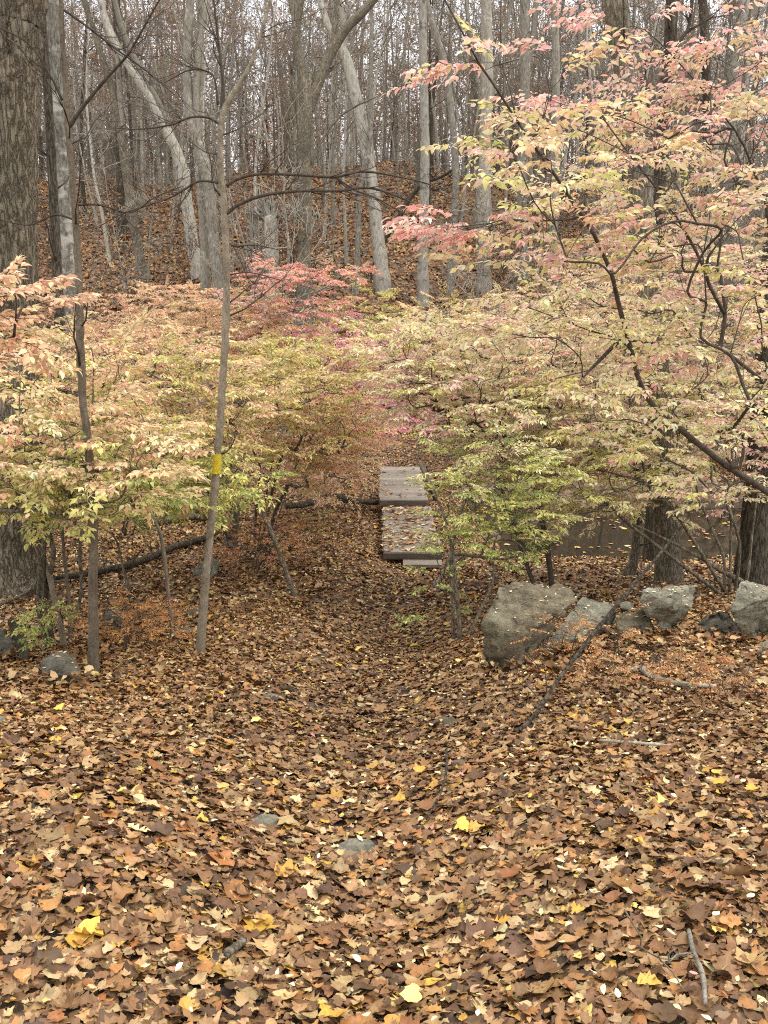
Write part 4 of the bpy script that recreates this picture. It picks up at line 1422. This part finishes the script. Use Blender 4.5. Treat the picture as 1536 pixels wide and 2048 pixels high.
# ------------------------------------------------------------------ shrubs
PAL = {
    'pink': lin([(238, 152, 134), (242, 170, 146), (234, 134, 130), (244, 186, 156), (240, 160, 148)]),
    'peach': lin([(240, 190, 138), (242, 202, 150), (236, 172, 128), (238, 206, 150)]),
    'cream': lin([(242, 218, 158), (240, 206, 148), (246, 224, 176), (240, 200, 156), (232, 210, 138), (242, 194, 160)]),
    'yg': lin([(214, 204, 112), (200, 196, 100), (226, 214, 130), (184, 186, 92)]),
    'green': lin([(146, 160, 70), (168, 180, 84), (190, 196, 100), (124, 140, 62)]),
    'hot': lin([(240, 118, 150), (234, 104, 134), (244, 140, 160)]),
    'orange': lin([(196, 124, 62), (212, 152, 80), (176, 102, 54), (224, 174, 98)]),
    'olive': lin([(192, 172, 84), (206, 186, 98), (178, 156, 74), (216, 198, 110)]),
    'salmon': lin([(240, 158, 106), (244, 176, 122), (234, 142, 96), (242, 166, 124)]),
    'red': lin([(240, 132, 104), (234, 120, 98), (244, 154, 124)]),
}


for k_ in ('pink', 'red', 'hot', 'salmon'):
    g_ = (PAL[k_] @ np.array([.3, .59, .11]))[:, None]
    PAL[k_] = (g_ + (PAL[k_] - g_) * .8) * 1.12
for k_ in PAL:
    g_ = (PAL[k_] @ np.array([.3, .59, .11]))[:, None]
    PAL[k_] = PAL[k_] + (g_ - PAL[k_]) * np.array([.02, .07, .05])
for k_ in PAL:
    PAL[k_] = np.minimum(PAL[k_] * 1.13 + .01, .88)


def spray_template(rng, full):
    """one flat twig spray, about 1 unit long: twig polylines and leaf frames (pos, dir, normal)"""
    tw, lv = [], []
    main = [np.zeros(3)]
    d = np.array([1.0, rng.normal(0, .1), .1])
    for i in range(5):
        d = unit(d + np.array([0, rng.normal(0, .14), -.06 + rng.normal(0, .04)]))
        main.append(main[-1] + d * .2)
    main = np.array(main)
    tw.append(main)

    def leaves(pl, start):
        seg = np.linalg.norm(np.diff(pl, axis=0), axis=1)
        tot = seg.sum()
        for s in np.arange(start, tot, .085):
            a = np.searchsorted(np.cumsum(seg), s)
            a = min(a, len(seg) - 1)
            dd = unit(pl[a + 1] - pl[a])
            p = pl[a] + dd * (s - (np.cumsum(seg)[a] - seg[a]))
            for sg in (-1, 1):
                if rng.uniform() < .15:
                    continue
                side = unit(np.cross([0, 0, 1], dd)) * sg
                ld = unit(dd * rng.uniform(.3, .9) + side * rng.uniform(.6, 1) + np.array([0, 0, rng.normal(-.28, .25)]))
                nn = unit(np.array([0, 0, 1]) + rng.normal(0, .6, 3))
                lv.append((p, ld, nn))
        lv.append((pl[-1], unit(pl[-1] - pl[-2]), unit(np.array([0, 0, 1]) + rng.normal(0, .3, 3))))
    leaves(main, .35)
    for i, f in enumerate((.25, .38, .52, .66, .8)):
        j = min(int(f * 5), 4)
        p = main[j] + (main[j + 1] - main[j]) * (f * 5 - j)
        dd = unit(main[j + 1] - main[j])
        sg = 1 if i % 2 else -1
        side = unit(np.cross([0, 0, 1], dd)) * sg
        dr = unit(dd + side * rng.uniform(.7, 1.2) + np.array([0, 0, rng.normal(.05, .15)]))
        L = rng.uniform(.25, .5) * (1.1 - .5 * f)
        pl = np.array([p, p + dr * L * .5, p + unit(dr + dd * .3 + np.array([0, 0, -.1])) * L])
        tw.append(pl)
        leaves(pl, .1)
    return tw, lv


_rt = np.random.default_rng(3)
SPR = [spray_template(_rt, True) for _ in range(10)]
HEX = np.array([(0, 0, 0), (.3, -.17, .03), (.72, -.15, .03), (1, 0, -.05), (.72, .15, .03), (.3, .17, .03)])
HEXQ = np.array([(0, 1, 2, 3), (0, 3, 4, 5)])
FUL = np.array([(0, 0, 0), (.18, -.13, .02), (.45, -.23, .05), (.75, -.15, .02), (1.02, 0, -.09), (.75, .15, .02), (.45, .23, .05), (.18, .13, .02), (.22, 0, .0), (.5, 0, .0), (.77, 0, -.03)])
FULQ = np.array([(0, 1, 8, 7), (1, 2, 9, 8), (8, 9, 6, 7), (2, 3, 10, 9), (9, 10, 5, 6), (10, 3, 4, 5)])


def shrub(label, base, blobs, seed, group, stems=4, leaf=.052, spray=.38, r_tip=.0022, bark='twig', expo=.5, full=False, name='shrub', limbs=(), cat='shrub', pull=.35, stem_up=.6, spread=.25, lr=.0):
    """blobs: (px, py, rx, ry, Y0, Y1, n, {palette: weight}) - clumps of sprays at their own distance"""
    rg = np.random.default_rng(seed)
    base = np.array([base[0], base[1], float(H(base[0], base[1]))])
    A, PC = [], []
    for (cx, cy, rx, ry, Y0, Y1, n, pal) in blobs:
        for _ in range(n):
            while True:
                u, v = rg.uniform(-1, 1, 2)
                if u * u + v * v < 1:
                    break
            yy = rg.uniform(Y0, Y1)
            p = at(cx + u * rx, cy + v * ry, yy)
            # gather the sprays into loose horizontal tiers
            tier = .22
            p[2] = p[2] * .55 + .45 * (np.round(p[2] / tier + .3 * math.sin(p[0] * 2.3 + p[1])) * tier)
            if p[2] < H(p[0], p[1]) + .06:
                continue
            A.append(p)
            PC.append((pal, -v))
    A = np.array(A)
    cen = A.mean(0)
    nodes, par = [base - np.array([0, 0, .1])], [-1]
    # stems
    for s in range(stems):
        an = rg.uniform(0, 6.28)
        tgt = cen + np.array([math.cos(an), math.sin(an), 0]) * spread * np.std(A, 0).max() * 2
        f1 = base + np.array([math.cos(an), math.sin(an), 0]) * .1
        prev = 0
        for f in (.0, .2, .42, .66):
            p = f1 + (tgt - f1) * f
            p = p + np.array([0, 0, stem_up * f * (1 - f)]) + rg.normal(0, .04, 3) * (f > 0)
            nodes.append(p)
            par.append(prev)
            prev = len(nodes) - 1
    lims = {}
    for lm in limbs:
        prev = None
        for t in lm:
            nodes.append(at(*t[:3]))
            if prev is None:
                dd = np.linalg.norm(np.array(nodes[:-1]) - nodes[-1], axis=1) if len(nodes) > 1 else [0]
                par.append(int(np.argmin(dd)) if not len(t) > 3 else int(t[3]))
            else:
                par.append(prev)
            prev = len(nodes) - 1
            lims[prev] = lr * (1 - .82 * len([1 for _ in range(lm.index(t))]) / max(len(lm) - 1, 1)) * (1 if lm is limbs[0] else .62)
    order = np.argsort(np.linalg.norm(A - base, axis=1))
    cap = len(nodes) + len(A) * 4 + 8
    NP = np.zeros((cap, 3))
    NP[:len(nodes)] = nodes
    cntn = len(nodes)
    dist0 = np.zeros(cap)
    for i in range(1, cntn):
        dist0[i] = dist0[par[i]] + np.linalg.norm(NP[i] - NP[par[i]])
    endn = {}
    for ai in order:
        p = A[ai]
        d = np.linalg.norm(NP[1:cntn] - p, axis=1) + pull * .3 * dist0[1:cntn] * 0
        # avoid linking back down from above
        d = d + .6 * np.maximum(NP[1:cntn, 2] - p[2] - .15, 0)
        pr_ = np.array(par[1:cntn])
        inc = NP[1:cntn] - NP[pr_]
        inc /= np.linalg.norm(inc, axis=1)[:, None] + 1e-9
        to = p - NP[1:cntn]
        cs = (inc * to).sum(1) / (np.linalg.norm(to, axis=1) + 1e-9)
        d = d * (1.5 - .5 * cs) + .12 * np.maximum(-cs, 0)
        j = int(np.argmin(d)) + 1
        q = NP[j]
        L = np.linalg.norm(p - q)
        m = 3 if L > .5 else (2 if L > .2 else 1)
        prev = j
        for k_ in range(1, m + 1):
            f = k_ / m
            x = q + (p - q) * f
            if k_ < m:
                x = x + rg.normal(0, .035 * L, 3) + np.array([0, 0, .06 * L * math.sin(f * math.pi)])
            NP[cntn] = x
            par.append(prev)
            dist0[cntn] = dist0[prev] + L / m
            prev = cntn
            cntn += 1
        endn[ai] = (prev, unit(p - q) if L > .02 else unit(p - base))
    NP = NP[:cntn]
    par = np.array(par)
    wgt = np.zeros(cntn)
    for ai, (e, _) in endn.items():
        wgt[e] += 1
    for i in range(cntn - 1, 0, -1):
        wgt[par[i]] += wgt[i]
    rad = r_tip * np.maximum(wgt, 1) ** expo
    for i_, r_ in lims.items():
        rad[i_] = max(rad[i_], r_)
    # chains
    kids = [[] for _ in range(cntn)]
    for i in range(1, cntn):
        kids[par[i]].append(i)
    root = empty(name, base, label, cat, group)
    st = MB()
    stack = [(0, c_) for c_ in kids[0]]
    while stack:
        a_, b_ = stack.pop()
        ch = [a_, b_]
        while kids[ch[-1]]:
            ks = sorted(kids[ch[-1]], key=lambda i: -wgt[i])
            for o_ in ks[1:]:
                stack.append((ch[-1], o_))
            ch.append(ks[0])
        P = NP[ch]
        Rr = rad[ch].copy()
        Rr[0] = min(Rr[0], Rr[1] * 1.15)
        if len(P) > 2:
            P, Rr = smooth_path(P, Rr, 3)
        tube(st, P - base, Rr, 7 if Rr.max() > .012 else 4)
    # sprays
    TW, LP, LD, LN, LC = [], [], [], [], []
    for ai, (e, dr) in endn.items():
        tw, lv = SPR[rg.integers(len(SPR))]
        out = dr.copy()
        out[2] *= .35
        out = unit(out * .7 + rg.normal(0, .35, 3) * np.array([1, 1, .3]))
        side = unit(np.cross([0, 0, 1.0], out))
        upv = np.cross(out, side)
        upv = unit(upv + rg.normal(0, .16, 3))
        Mx = np.stack([out, side, upv], 1) * spray * rg.uniform(.7, 1.3)
        p0 = NP[e]
        for pl in tw:
            q = pl @ Mx.T + p0 - base
            tube(st, q, np.linspace(r_tip * .8, r_tip * .35, len(q)), 3)
        pal, hgt = PC[ai]
        names = list(pal)
        ww = np.array([pal[x_] * {'yg': .85, 'olive': .75, 'salmon': .95}.get(x_, 1) for x_ in names], float)
        nm = names[rg.choice(len(names), p=ww / ww.sum())]
        base_c = PAL[nm]
        m = len(lv)
        LP.append(np.array([x_[0] for x_ in lv]) @ Mx.T + p0 - base)
        Rn = Mx / np.linalg.norm(Mx, axis=0)
        LD.append(np.array([x_[1] for x_ in lv]) @ Rn.T)
        LN.append(np.array([x_[2] for x_ in lv]) @ Rn.T)
        # mostly this spray's colour, some leaves of the shrub's other colours
        c_ = pick(base_c, m, rg, None, .07, 1.0)
        alt = rg.uniform(0, 1, m) < .3
        if alt.any():
            c2 = np.concatenate([PAL[x_] for x_ in names])
            c_[alt] = pick(c2, int(alt.sum()), rg, None, .07, 1.0)
        LC.append(c_ * rg.uniform(.78, 1.1) * (1 + rg.normal(0, .08, (m, 1))))
    st.build('stems', M[bark], root)
    LP, LD, LN, LC = map(np.concatenate, (LP, LD, LN, LC))
    n = len(LP)
    LN = LN - (LN * LD).sum(1)[:, None] * LD
    LN /= np.linalg.norm(LN, axis=1)[:, None] + 1e-9
    LS = np.cross(LN, LD)
    T, Q = (FUL, FULQ) if full else (HEX, HEXQ)
    sz = leaf * rg.uniform(.6, 1.2, n)
    fold = rg.uniform(.2, 2.2, n)
    droop = rg.normal(.1, .12, n)
    V = LP[:, None] + sz[:, None, None] * (T[None, :, 0:1] * LD[:, None] + T[None, :, 1:2] * LS[:, None] + (T[None, :, 2:3] * fold[:, None, None] - droop[:, None, None] * T[None, :, 0:1] ** 2) * LN[:, None])
    q = (Q[None] + (np.arange(n) * len(T))[:, None, None]).reshape(-1, 4)
    lf = MB()
    # each leaf turns a little from stalk to tip
    TC = LC[rg.permutation(n)] * .6 + LC * .4
    kk = (T[None, :, 0:1] * rg.uniform(0, .75, (n, 1, 1)))
    CC = LC[:, None] * (1 - kk) + TC[:, None] * kk
    lf.add(V, q, None, np.concatenate([CC, np.ones((n, len(T), 1))], 2))
    lf.build('foliage', M['shrub'], root)
    return root


GSL, GSR = 'autumn shrubs left of the path', 'autumn shrubs right of the path'
# --- left side
shrub('pink and orange shrub reaching in from the left edge, closest to the viewer', (-2.5, 3.9), [(-15, 632, 125, 50, 3.5, 4.2, 26, {'salmon': 2, 'peach': 2}), (-120, 660, 160, 120, 3.5, 4.6, 30, {'peach': 1, 'salmon': 1})], 401, GSL, 3, .045, .28, full=True, spread=.1)
shrub('peach shrub with green lower leaves growing behind the left sapling', tuple(gp(118, 1292)[:2]), [(110, 760, 190, 95, 6.3, 8.4, 108, {'peach': 2, 'salmon': 1.4, 'yg': .5}), (150, 900, 230, 90, 5.8, 8, 220, {'peach': 2, 'salmon': 1, 'yg': 1.2, 'cream': .3}), (110, 985, 220, 60, 6, 8, 125, {'yg': 2, 'green': .8, 'peach': .8})], 402, GSL, 6, 0.058, .36, bark='brown', full=True)
shrub('golden peach shrub filling the hollow left of the blazed sapling', tuple(gp(255, 1070)[:2]), [(300, 700, 170, 60, 9.5, 12, 94, {'peach': 2, 'salmon': 1}), (330, 800, 190, 100, 9, 12, 238, {'peach': 1.6, 'yg': .9, 'olive': .8, 'salmon': .5}), (330, 930, 170, 70, 8.8, 11.5, 144, {'yg': 1.6, 'peach': 1, 'olive': 1})], 403, GSL, 5, 0.068, .42, bark='brown')
shrub('lime green leaved shrub under the blaze of the leaning sapling', tuple(gp(465, 1085)[:2]), [(400, 955, 130, 55, 8.5, 10.5, 71, {'green': 1, 'yg': 2.2}), (290, 985, 150, 45, 8.5, 10.5, 60, {'green': 1.5, 'yg': 1.5})], 404, GSL, 4, 0.062, .36, bark='brown')
shrub('olive yellow shrub with pink tips just left of the boardwalk', tuple(gp(520, 1095)[:2]), [(580, 730, 150, 50, 11.5, 14, 108, {'olive': 2, 'yg': 1, 'peach': .6}), (570, 830, 150, 95, 11, 14, 274, {'olive': 2, 'yg': 1, 'peach': 1.2, 'salmon': .5}), (665, 850, 85, 75, 11.5, 13.5, 101, {'salmon': 1.6, 'red': .6, 'peach': 1}), (640, 930, 90, 60, 12, 13.5, 43, {'salmon': 1, 'peach': 1})], 405, GSL, 6, 0.068, .42, bark='brown')
shrub('pink topped shrub at the foot of the slope left of the forked tree', tuple(gp(330, 840)[:2]), [(330, 625, 130, 50, 17, 20, 112, {'salmon': 2, 'peach': 1}), (440, 650, 110, 60, 17, 20, 120, {'peach': 1.5, 'salmon': 1, 'olive': .6}), (250, 690, 150, 50, 16, 19, 128, {'peach': 1.5, 'salmon': 1.2})], 406, GSL, 5, 0.078, .5, bark='brown')
shrub('tiered coral red shrub spreading in front of the snapped trunk', tuple(gp(560, 830)[:2]), [(610, 552, 125, 17, 17, 19.5, 46, {'red': 2, 'salmon': 1.2}), (530, 556, 80, 18, 17, 19, 24, {'red': 1, 'pink': 2}), (600, 610, 100, 22, 17, 19, 37, {'red': 2, 'pink': 1}), (510, 625, 80, 45, 17, 19.5, 60, {'pink': 1.6, 'peach': 1, 'olive': .4}), (560, 680, 130, 28, 17, 19.5, 72, {'olive': 1, 'salmon': 1.4, 'red': .8})], 407, GSL, 4, 0.078, .48, expo=.42)
shrub('hot pink shrub behind the far end of the boardwalk', tuple(gp(705, 850)[:2]), [(690, 672, 85, 26, 18.5, 21, 88, {'hot': 2, 'pink': .6}), (710, 750, 95, 60, 14.4, 17, 152, {'hot': 1.4, 'pink': 1.2, 'peach': .6}), (780, 815, 40, 32, 15.5, 18, 40, {'hot': 2, 'pink': .6})], 408, GSL, 4, 0.078, .5)
shrub('yellow sprayed shrub in front of the hot pink one', tuple(gp(660, 860)[:2]), [(620, 712, 110, 22, 15, 17, 72, {'olive': 2, 'yg': 1.4}), (735, 600, 60, 30, 18, 19, 14, {'olive': 1, 'yg': 2}), (740, 650, 90, 30, 17, 19, 48, {'olive': 1.6, 'yg': 1})], 409, GSL, 3, 0.075, .45)
shrub('pale orange shrub behind the rough barked edge tree', tuple(gp(60, 900)[:2]), [(60, 720, 150, 60, 13, 16, 120, {'peach': 1.4, 'salmon': 1.4}), (60, 830, 150, 60, 13, 16, 96, {'peach': 1, 'olive': 1})], 410, GSL, 4, 0.070, .45, bark='brown')
shrub('rust orange low shrub at the foot of the leaning pole', tuple(gp(505, 1150)[:2]), [(520, 1085, 95, 42, 10.5, 13, 110, {'orange': 2, 'red': .3}), (600, 1040, 60, 25, 12, 14, 40, {'orange': 1, 'green': .6})], 411, 'low orange shrubs', 5, .026, .3, r_tip=.0016)
shrub('fine leaved orange undergrowth between the left sapling and the blazed one', tuple(gp(270, 1300)[:2]), [(275, 1250, 90, 38, 6.9, 8.0, 95, {'orange': 2}), (130, 1245, 60, 20, 6.8, 7.3, 14, {'orange': 1, 'green': .8})], 412, 'low orange shrubs', 6, .022, .22, r_tip=.0013)
shrub('pinkish shrub thin and low right of the coral one, near the path end', tuple(gp(640, 985)[:2]), [(650, 950, 90, 40, 14.5, 16.5, 60, {'pink': 1, 'peach': 1, 'orange': .6})], 413, GSL, 4, .05, .4)

# --- right side
NR = [[(1700, 1150, 4.6), (1620, 1060, 4.6), (1536, 985, 4.5), (1450, 930, 4.4), (1350, 850, 4.3), (1290, 790, 4.25), (1262, 700, 4.2), (1235, 600, 4.1), (1220, 540, 4.0), (1170, 440, 3.9), (1110, 350, 3.8), (1040, 250, 3.8), (960, 130, 3.7), (890, 0, 3.6)],
      [(1680, 1000, 4.8), (1600, 830, 4.8), (1536, 770, 4.7), (1440, 695, 4.6), (1340, 690, 4.5), (1250, 680, 4.4), (1150, 650, 4.3), (1050, 612, 4.2)],
      [(1440, 695, 4.6), (1450, 630, 4.6), (1410, 540, 4.5), (1380, 480, 4.5), (1330, 400, 4.4), (1260, 310, 4.3), (1180, 200, 4.2)],
      [(1600, 830, 5.2), (1560, 600, 5.2), (1530, 400, 5.1), (1470, 260, 5.0), (1380, 150, 4.9), (1290, 60, 4.8)],
      [(1240, 680, 4.4), (1180, 740, 4.3), (1100, 760, 4.2)]]
shrub('big cream and pink shrub arching in from the right edge on dark limbs', (2.9, 4.75), [
    (1420, 225, 150, 62, 4.4, 5.8, 47, {'pink': 2.2, 'peach': 1.2}), (1180, 215, 110, 20, 4.2, 4.8, 6, {'pink': 2}), (1250, 45, 90, 16, 4.4, 5.0, 5, {'pink': 2}), (1420, 75, 110, 30, 4.4, 5.4, 6, {'pink': 2, 'peach': .5}), (1490, 130, 70, 40, 4.4, 5.4, 9, {'pink': 2, 'peach': .5}),
    (1000, 175, 110, 100, 3.5, 4.0, 9, {'peach': 1.6, 'pink': 1.2, 'yg': .6}), (1120, 330, 170, 90, 3.1, 4.3, 20, {'peach': 1.6, 'yg': 1, 'pink': .5, 'cream': 1}), (1340, 370, 220, 110, 3.6, 5.4, 53, {'peach': 2, 'cream': 1.6, 'pink': 1, 'yg': .6}),
    (960, 435, 100, 26, 3.6, 4.4, 12, {'pink': 2, 'red': .3}), (1180, 470, 210, 70, 3.4, 4.8, 34, {'peach': 1, 'cream': 1.4, 'yg': .5, 'pink': .8}), (1400, 560, 170, 130, 3.8, 5.4, 49, {'cream': 2, 'yg': .5, 'peach': 1, 'pink': .9}),
    (1130, 650, 190, 70, 3.9, 4.9, 29, {'cream': 2, 'yg': .6, 'pink': .5}), (1330, 770, 240, 110, 3.9, 5.2, 53, {'cream': 2, 'yg': .7, 'pink': .5}), (1450, 920, 150, 80, 4.2, 5.2, 23, {'cream': 2, 'yg': 1, 'pink': .4})],
      420, GSR, 1, 0.041, .34, r_tip=.0013, full=True, limbs=NR, expo=.43, lr=.02, spread=.05, stem_up=.2)
Y2 = gp(1460, 1190)[1]
def st_(pts):
    return [(a_, b_, c_ + Y2, *( (0,) if i == 0 else ())) for i, (a_, b_, c_) in enumerate(pts)]
ML = [st_([(1490, 1170, 0), (1440, 1140, 0), (1395, 1112, 0), (1330, 1078, -.1), (1255, 1046, -.2), (1215, 1060, -.3)]), st_([(1450, 1190, 0), (1448, 1120, 0), (1425, 1060, .1), (1398, 1005, .2), (1380, 900, .3)]),
      st_([(1492, 1170, .05), (1505, 1060, .1), (1520, 960, .2), (1530, 850, .3)]), st_([(1470, 1185, 0), (1480, 1090, -.1), (1455, 1010, -.2), (1440, 900, -.2)]), st_([(1255, 1046, -.2), (1220, 1010, -.3), (1170, 990, -.4), (1100, 930, -.5)]),
      st_([(1340, 1010, -.1), (1290, 965, -.2), (1220, 945, -.3), (1110, 925, -.5)]), st_([(1460, 1188, .1), (1462, 1060, .4), (1470, 940, .6), (1475, 800, .6)])]
shrub('many stemmed cream shrub rooted behind the angular tan block at the right', (at(1466, 1190, Y2)[0], Y2), [(1400, 700, 220, 120, Y2 - 1.2, Y2 + 1.5, 173, {'cream': 2, 'peach': 1, 'pink': .8}), (1250, 830, 240, 110, Y2 - 1.4, Y2 + 1.2, 187, {'cream': 2.2, 'yg': .9, 'pink': .5}), (1180, 930, 180, 70, Y2 - 1.3, Y2 + .6, 94, {'cream': 1.6, 'yg': 1.4}), (1470, 880, 120, 110, Y2 - .8, Y2 + 1.2, 65, {'cream': 2, 'pink': .8}), (1440, 550, 180, 90, Y2 - .6, Y2 + 1.6, 86, {'peach': 1.4, 'pink': 1.4, 'cream': 1}), (1180, 1000, 120, 40, Y2 - 1, Y2 + .8, 40, {'cream': 2, 'yg': 1.2}), (1400, 985, 150, 40, Y2 - .6, Y2 + 1, 34, {'cream': 2, 'pink': .5})],
      421, GSR, 0, 0.064, .38, bark='brown', limbs=ML, expo=.40, lr=.032)
Y3 = gp(922, 1285)[1]
shrub('green yellow sapling shrub drooping over the right side of the boardwalk', (at(920, 1285, Y3)[0], Y3), [(985, 925, 100, 70, Y3 - .2, Y3 + 1.4, 95, {'yg': 2, 'cream': 1, 'green': .8}), (985, 1015, 100, 50, Y3 - .2, Y3 + 1.2, 66, {'green': 1.2, 'yg': 2}), (1070, 960, 90, 80, Y3, Y3 + 1.6, 64, {'yg': 2, 'cream': 1.4, 'green': .5}), (900, 1090, 34, 45, Y3 - .2, Y3 + .4, 12, {'green': 2, 'yg': 1}), (872, 1190, 22, 60, Y3 - .2, Y3 + .2, 10, {'green': 2.4, 'yg': 1}), (1000, 1090, 60, 40, Y3, Y3 + .8, 24, {'green': 1.4, 'yg': 1.4})],
      422, GSR, 0, .045, .30, bark='brown', limbs=[[(920, 1284, Y3, 0), (914, 1200, Y3), (906, 1110, Y3 + .05), (892, 1045, Y3 + .1), (868, 980, Y3 + .25), (832, 892, Y3 + .4)], [(908, 1284, Y3 + .05, 0), (905, 1200, Y3 + .1), (902, 1100, Y3 + .2), (930, 1000, Y3 + .4), (960, 940, Y3 + .6)], [(985, 1165, Y3 + .6, 0), (984, 1110, Y3 + .6), (1000, 1050, Y3 + .7), (1020, 980, Y3 + .8)]], expo=.42, lr=.024)
shrub('pale cream shrub overhanging the far right of the boardwalk', (1.9, 9.7), [(850, 690, 110, 55, 9.3, 11.5, 95, {'cream': 2, 'yg': .6, 'peach': 1, 'pink': .5}), (930, 770, 140, 75, 8.6, 11.2, 150, {'cream': 2, 'pink': 1.2, 'yg': .5}), (1050, 700, 150, 80, 8.6, 11, 130, {'cream': 1.6, 'pink': 1, 'peach': 1}), (1060, 850, 140, 60, 8.6, 10.5, 85, {'cream': 2, 'yg': .8, 'pink': .7}), (830, 790, 55, 45, 9.3, 11, 34, {'cream': 1.6, 'pink': 1.2})],
      423, GSR, 5, .066, .40, bark='twig')
shrub('dusty pink shrub on the far bank behind the cream ones', (9.0, 21.5), [(1180, 620, 180, 80, 20, 23, 195, {'pink': 1.6, 'peach': 1.2, 'cream': 1}), (1380, 600, 200, 110, 20, 23.5, 248, {'pink': 1.5, 'peach': 1.5, 'cream': 1}), (1250, 740, 250, 70, 20, 23, 225, {'cream': 1, 'pink': 1})], 424, GSR, 6, 0.075, .52, bark='brown')
shrub('pinkish cream shrub low along the far bank of the stream', (5.5, 21.3), [(1080, 800, 170, 55, 20.6, 23, 150, {'cream': 1.2, 'pink': 1.4}), (1010, 640, 130, 50, 20.6, 23, 105, {'peach': 1, 'cream': 1, 'olive': .6}), (900, 625, 90, 30, 21, 23, 38, {'olive': 1.2, 'peach': 1.2}), (1330, 870, 200, 50, 20.6, 22.5, 120, {'cream': 1.4, 'pink': 1})], 425, GSR, 6, 0.075, .52, bark='brown')
for i, (cx, cy, rx, ry, n, lab) in enumerate([(1215, 1285, 75, 45, 48, 'bright orange fine leaved shrub in front of the slanted slab'), (1300, 1330, 120, 40, 60, 'orange fine leaved shrub around the crooked grey stick'), (1450, 1370, 100, 50, 42, 'sparse orange fine leaved shrub under the right corner rocks'), (1110, 1310, 60, 40, 26, 'wispy orange shrub at the base of the brown block')]):
    p = gp(cx, cy + ry * .9)
    shrub(lab, tuple(p[:2]), [(cx, cy, rx, ry, p[1] - .15, p[1] + .45, n, {'orange': 2.4, 'peach': .2})], 430 + i, 'low orange shrubs', 7, .022, .2, r_tip=.0012, spread=.5)
shrub('little green leafed sprig left of the near left sapling', tuple(gp(105, 1275)[:2]), [(105, 1222, 40, 18, 6.7, 7.1, 10, {'green': 2, 'yg': .6}), (85, 1270, 25, 14, 6.6, 6.9, 5, {'green': 2})], 440, 'green sprigs', 2, .035, .2, r_tip=.0013, name='leafy_sprig', cat='plant')

# young bare stems
for lab, pts, mt in (('pale bent sapling stem with a fork left of the blazed sapling', [(345, 1278, 9), (336, 1180, 8), (325, 1090, 8), (314, 1050, 7), (285, 1015, 5), (270, 985, 3)], 'sap'),
                     ('thin dark bare stem between the left sapling and the bent pale one', [(262, 1200, 5), (245, 1130, 5), (232, 1080, 4), (205, 1055, 3)], 'brown'),
                     ('upright bare stem at the left behind the round boulder', [(140, 1290, 7), (138, 1200, 8), (128, 1110, 7), (122, 1010, 6)], 'sap')):
    ptree('bare_stem', lab, gp(*pts[0][:2])[1], pts, [], mt, 'twig', int(pts[0][0]), 0, 8, 4, (.2, .5), flare=1.2)
ptree('leaning_sapling', 'brown sapling curving up leftward from the left undergrowth', gp(128, 1296)[1], [(130, 1296, 11), (115, 1230, 12), (98, 1150, 12), (70, 1085, 11), (40, 1030, 10), (10, 975, 9), (-30, 900, 7)], [], 'sap', 'twig', 51, 1.0, 8, 3, (.2, .5), crown_n=2, flare=1.2)
ptree('stump', 'mossy broken stump beside the thick grey log on the left', gp(460, 1095)[1], [(462, 1096, 26), (464, 1060, 22), (470, 1030, 18), (478, 1005, 12)], [], 'brown', 'twig', 52, 0, 12, 2, (.3, .6), flare=1.3)
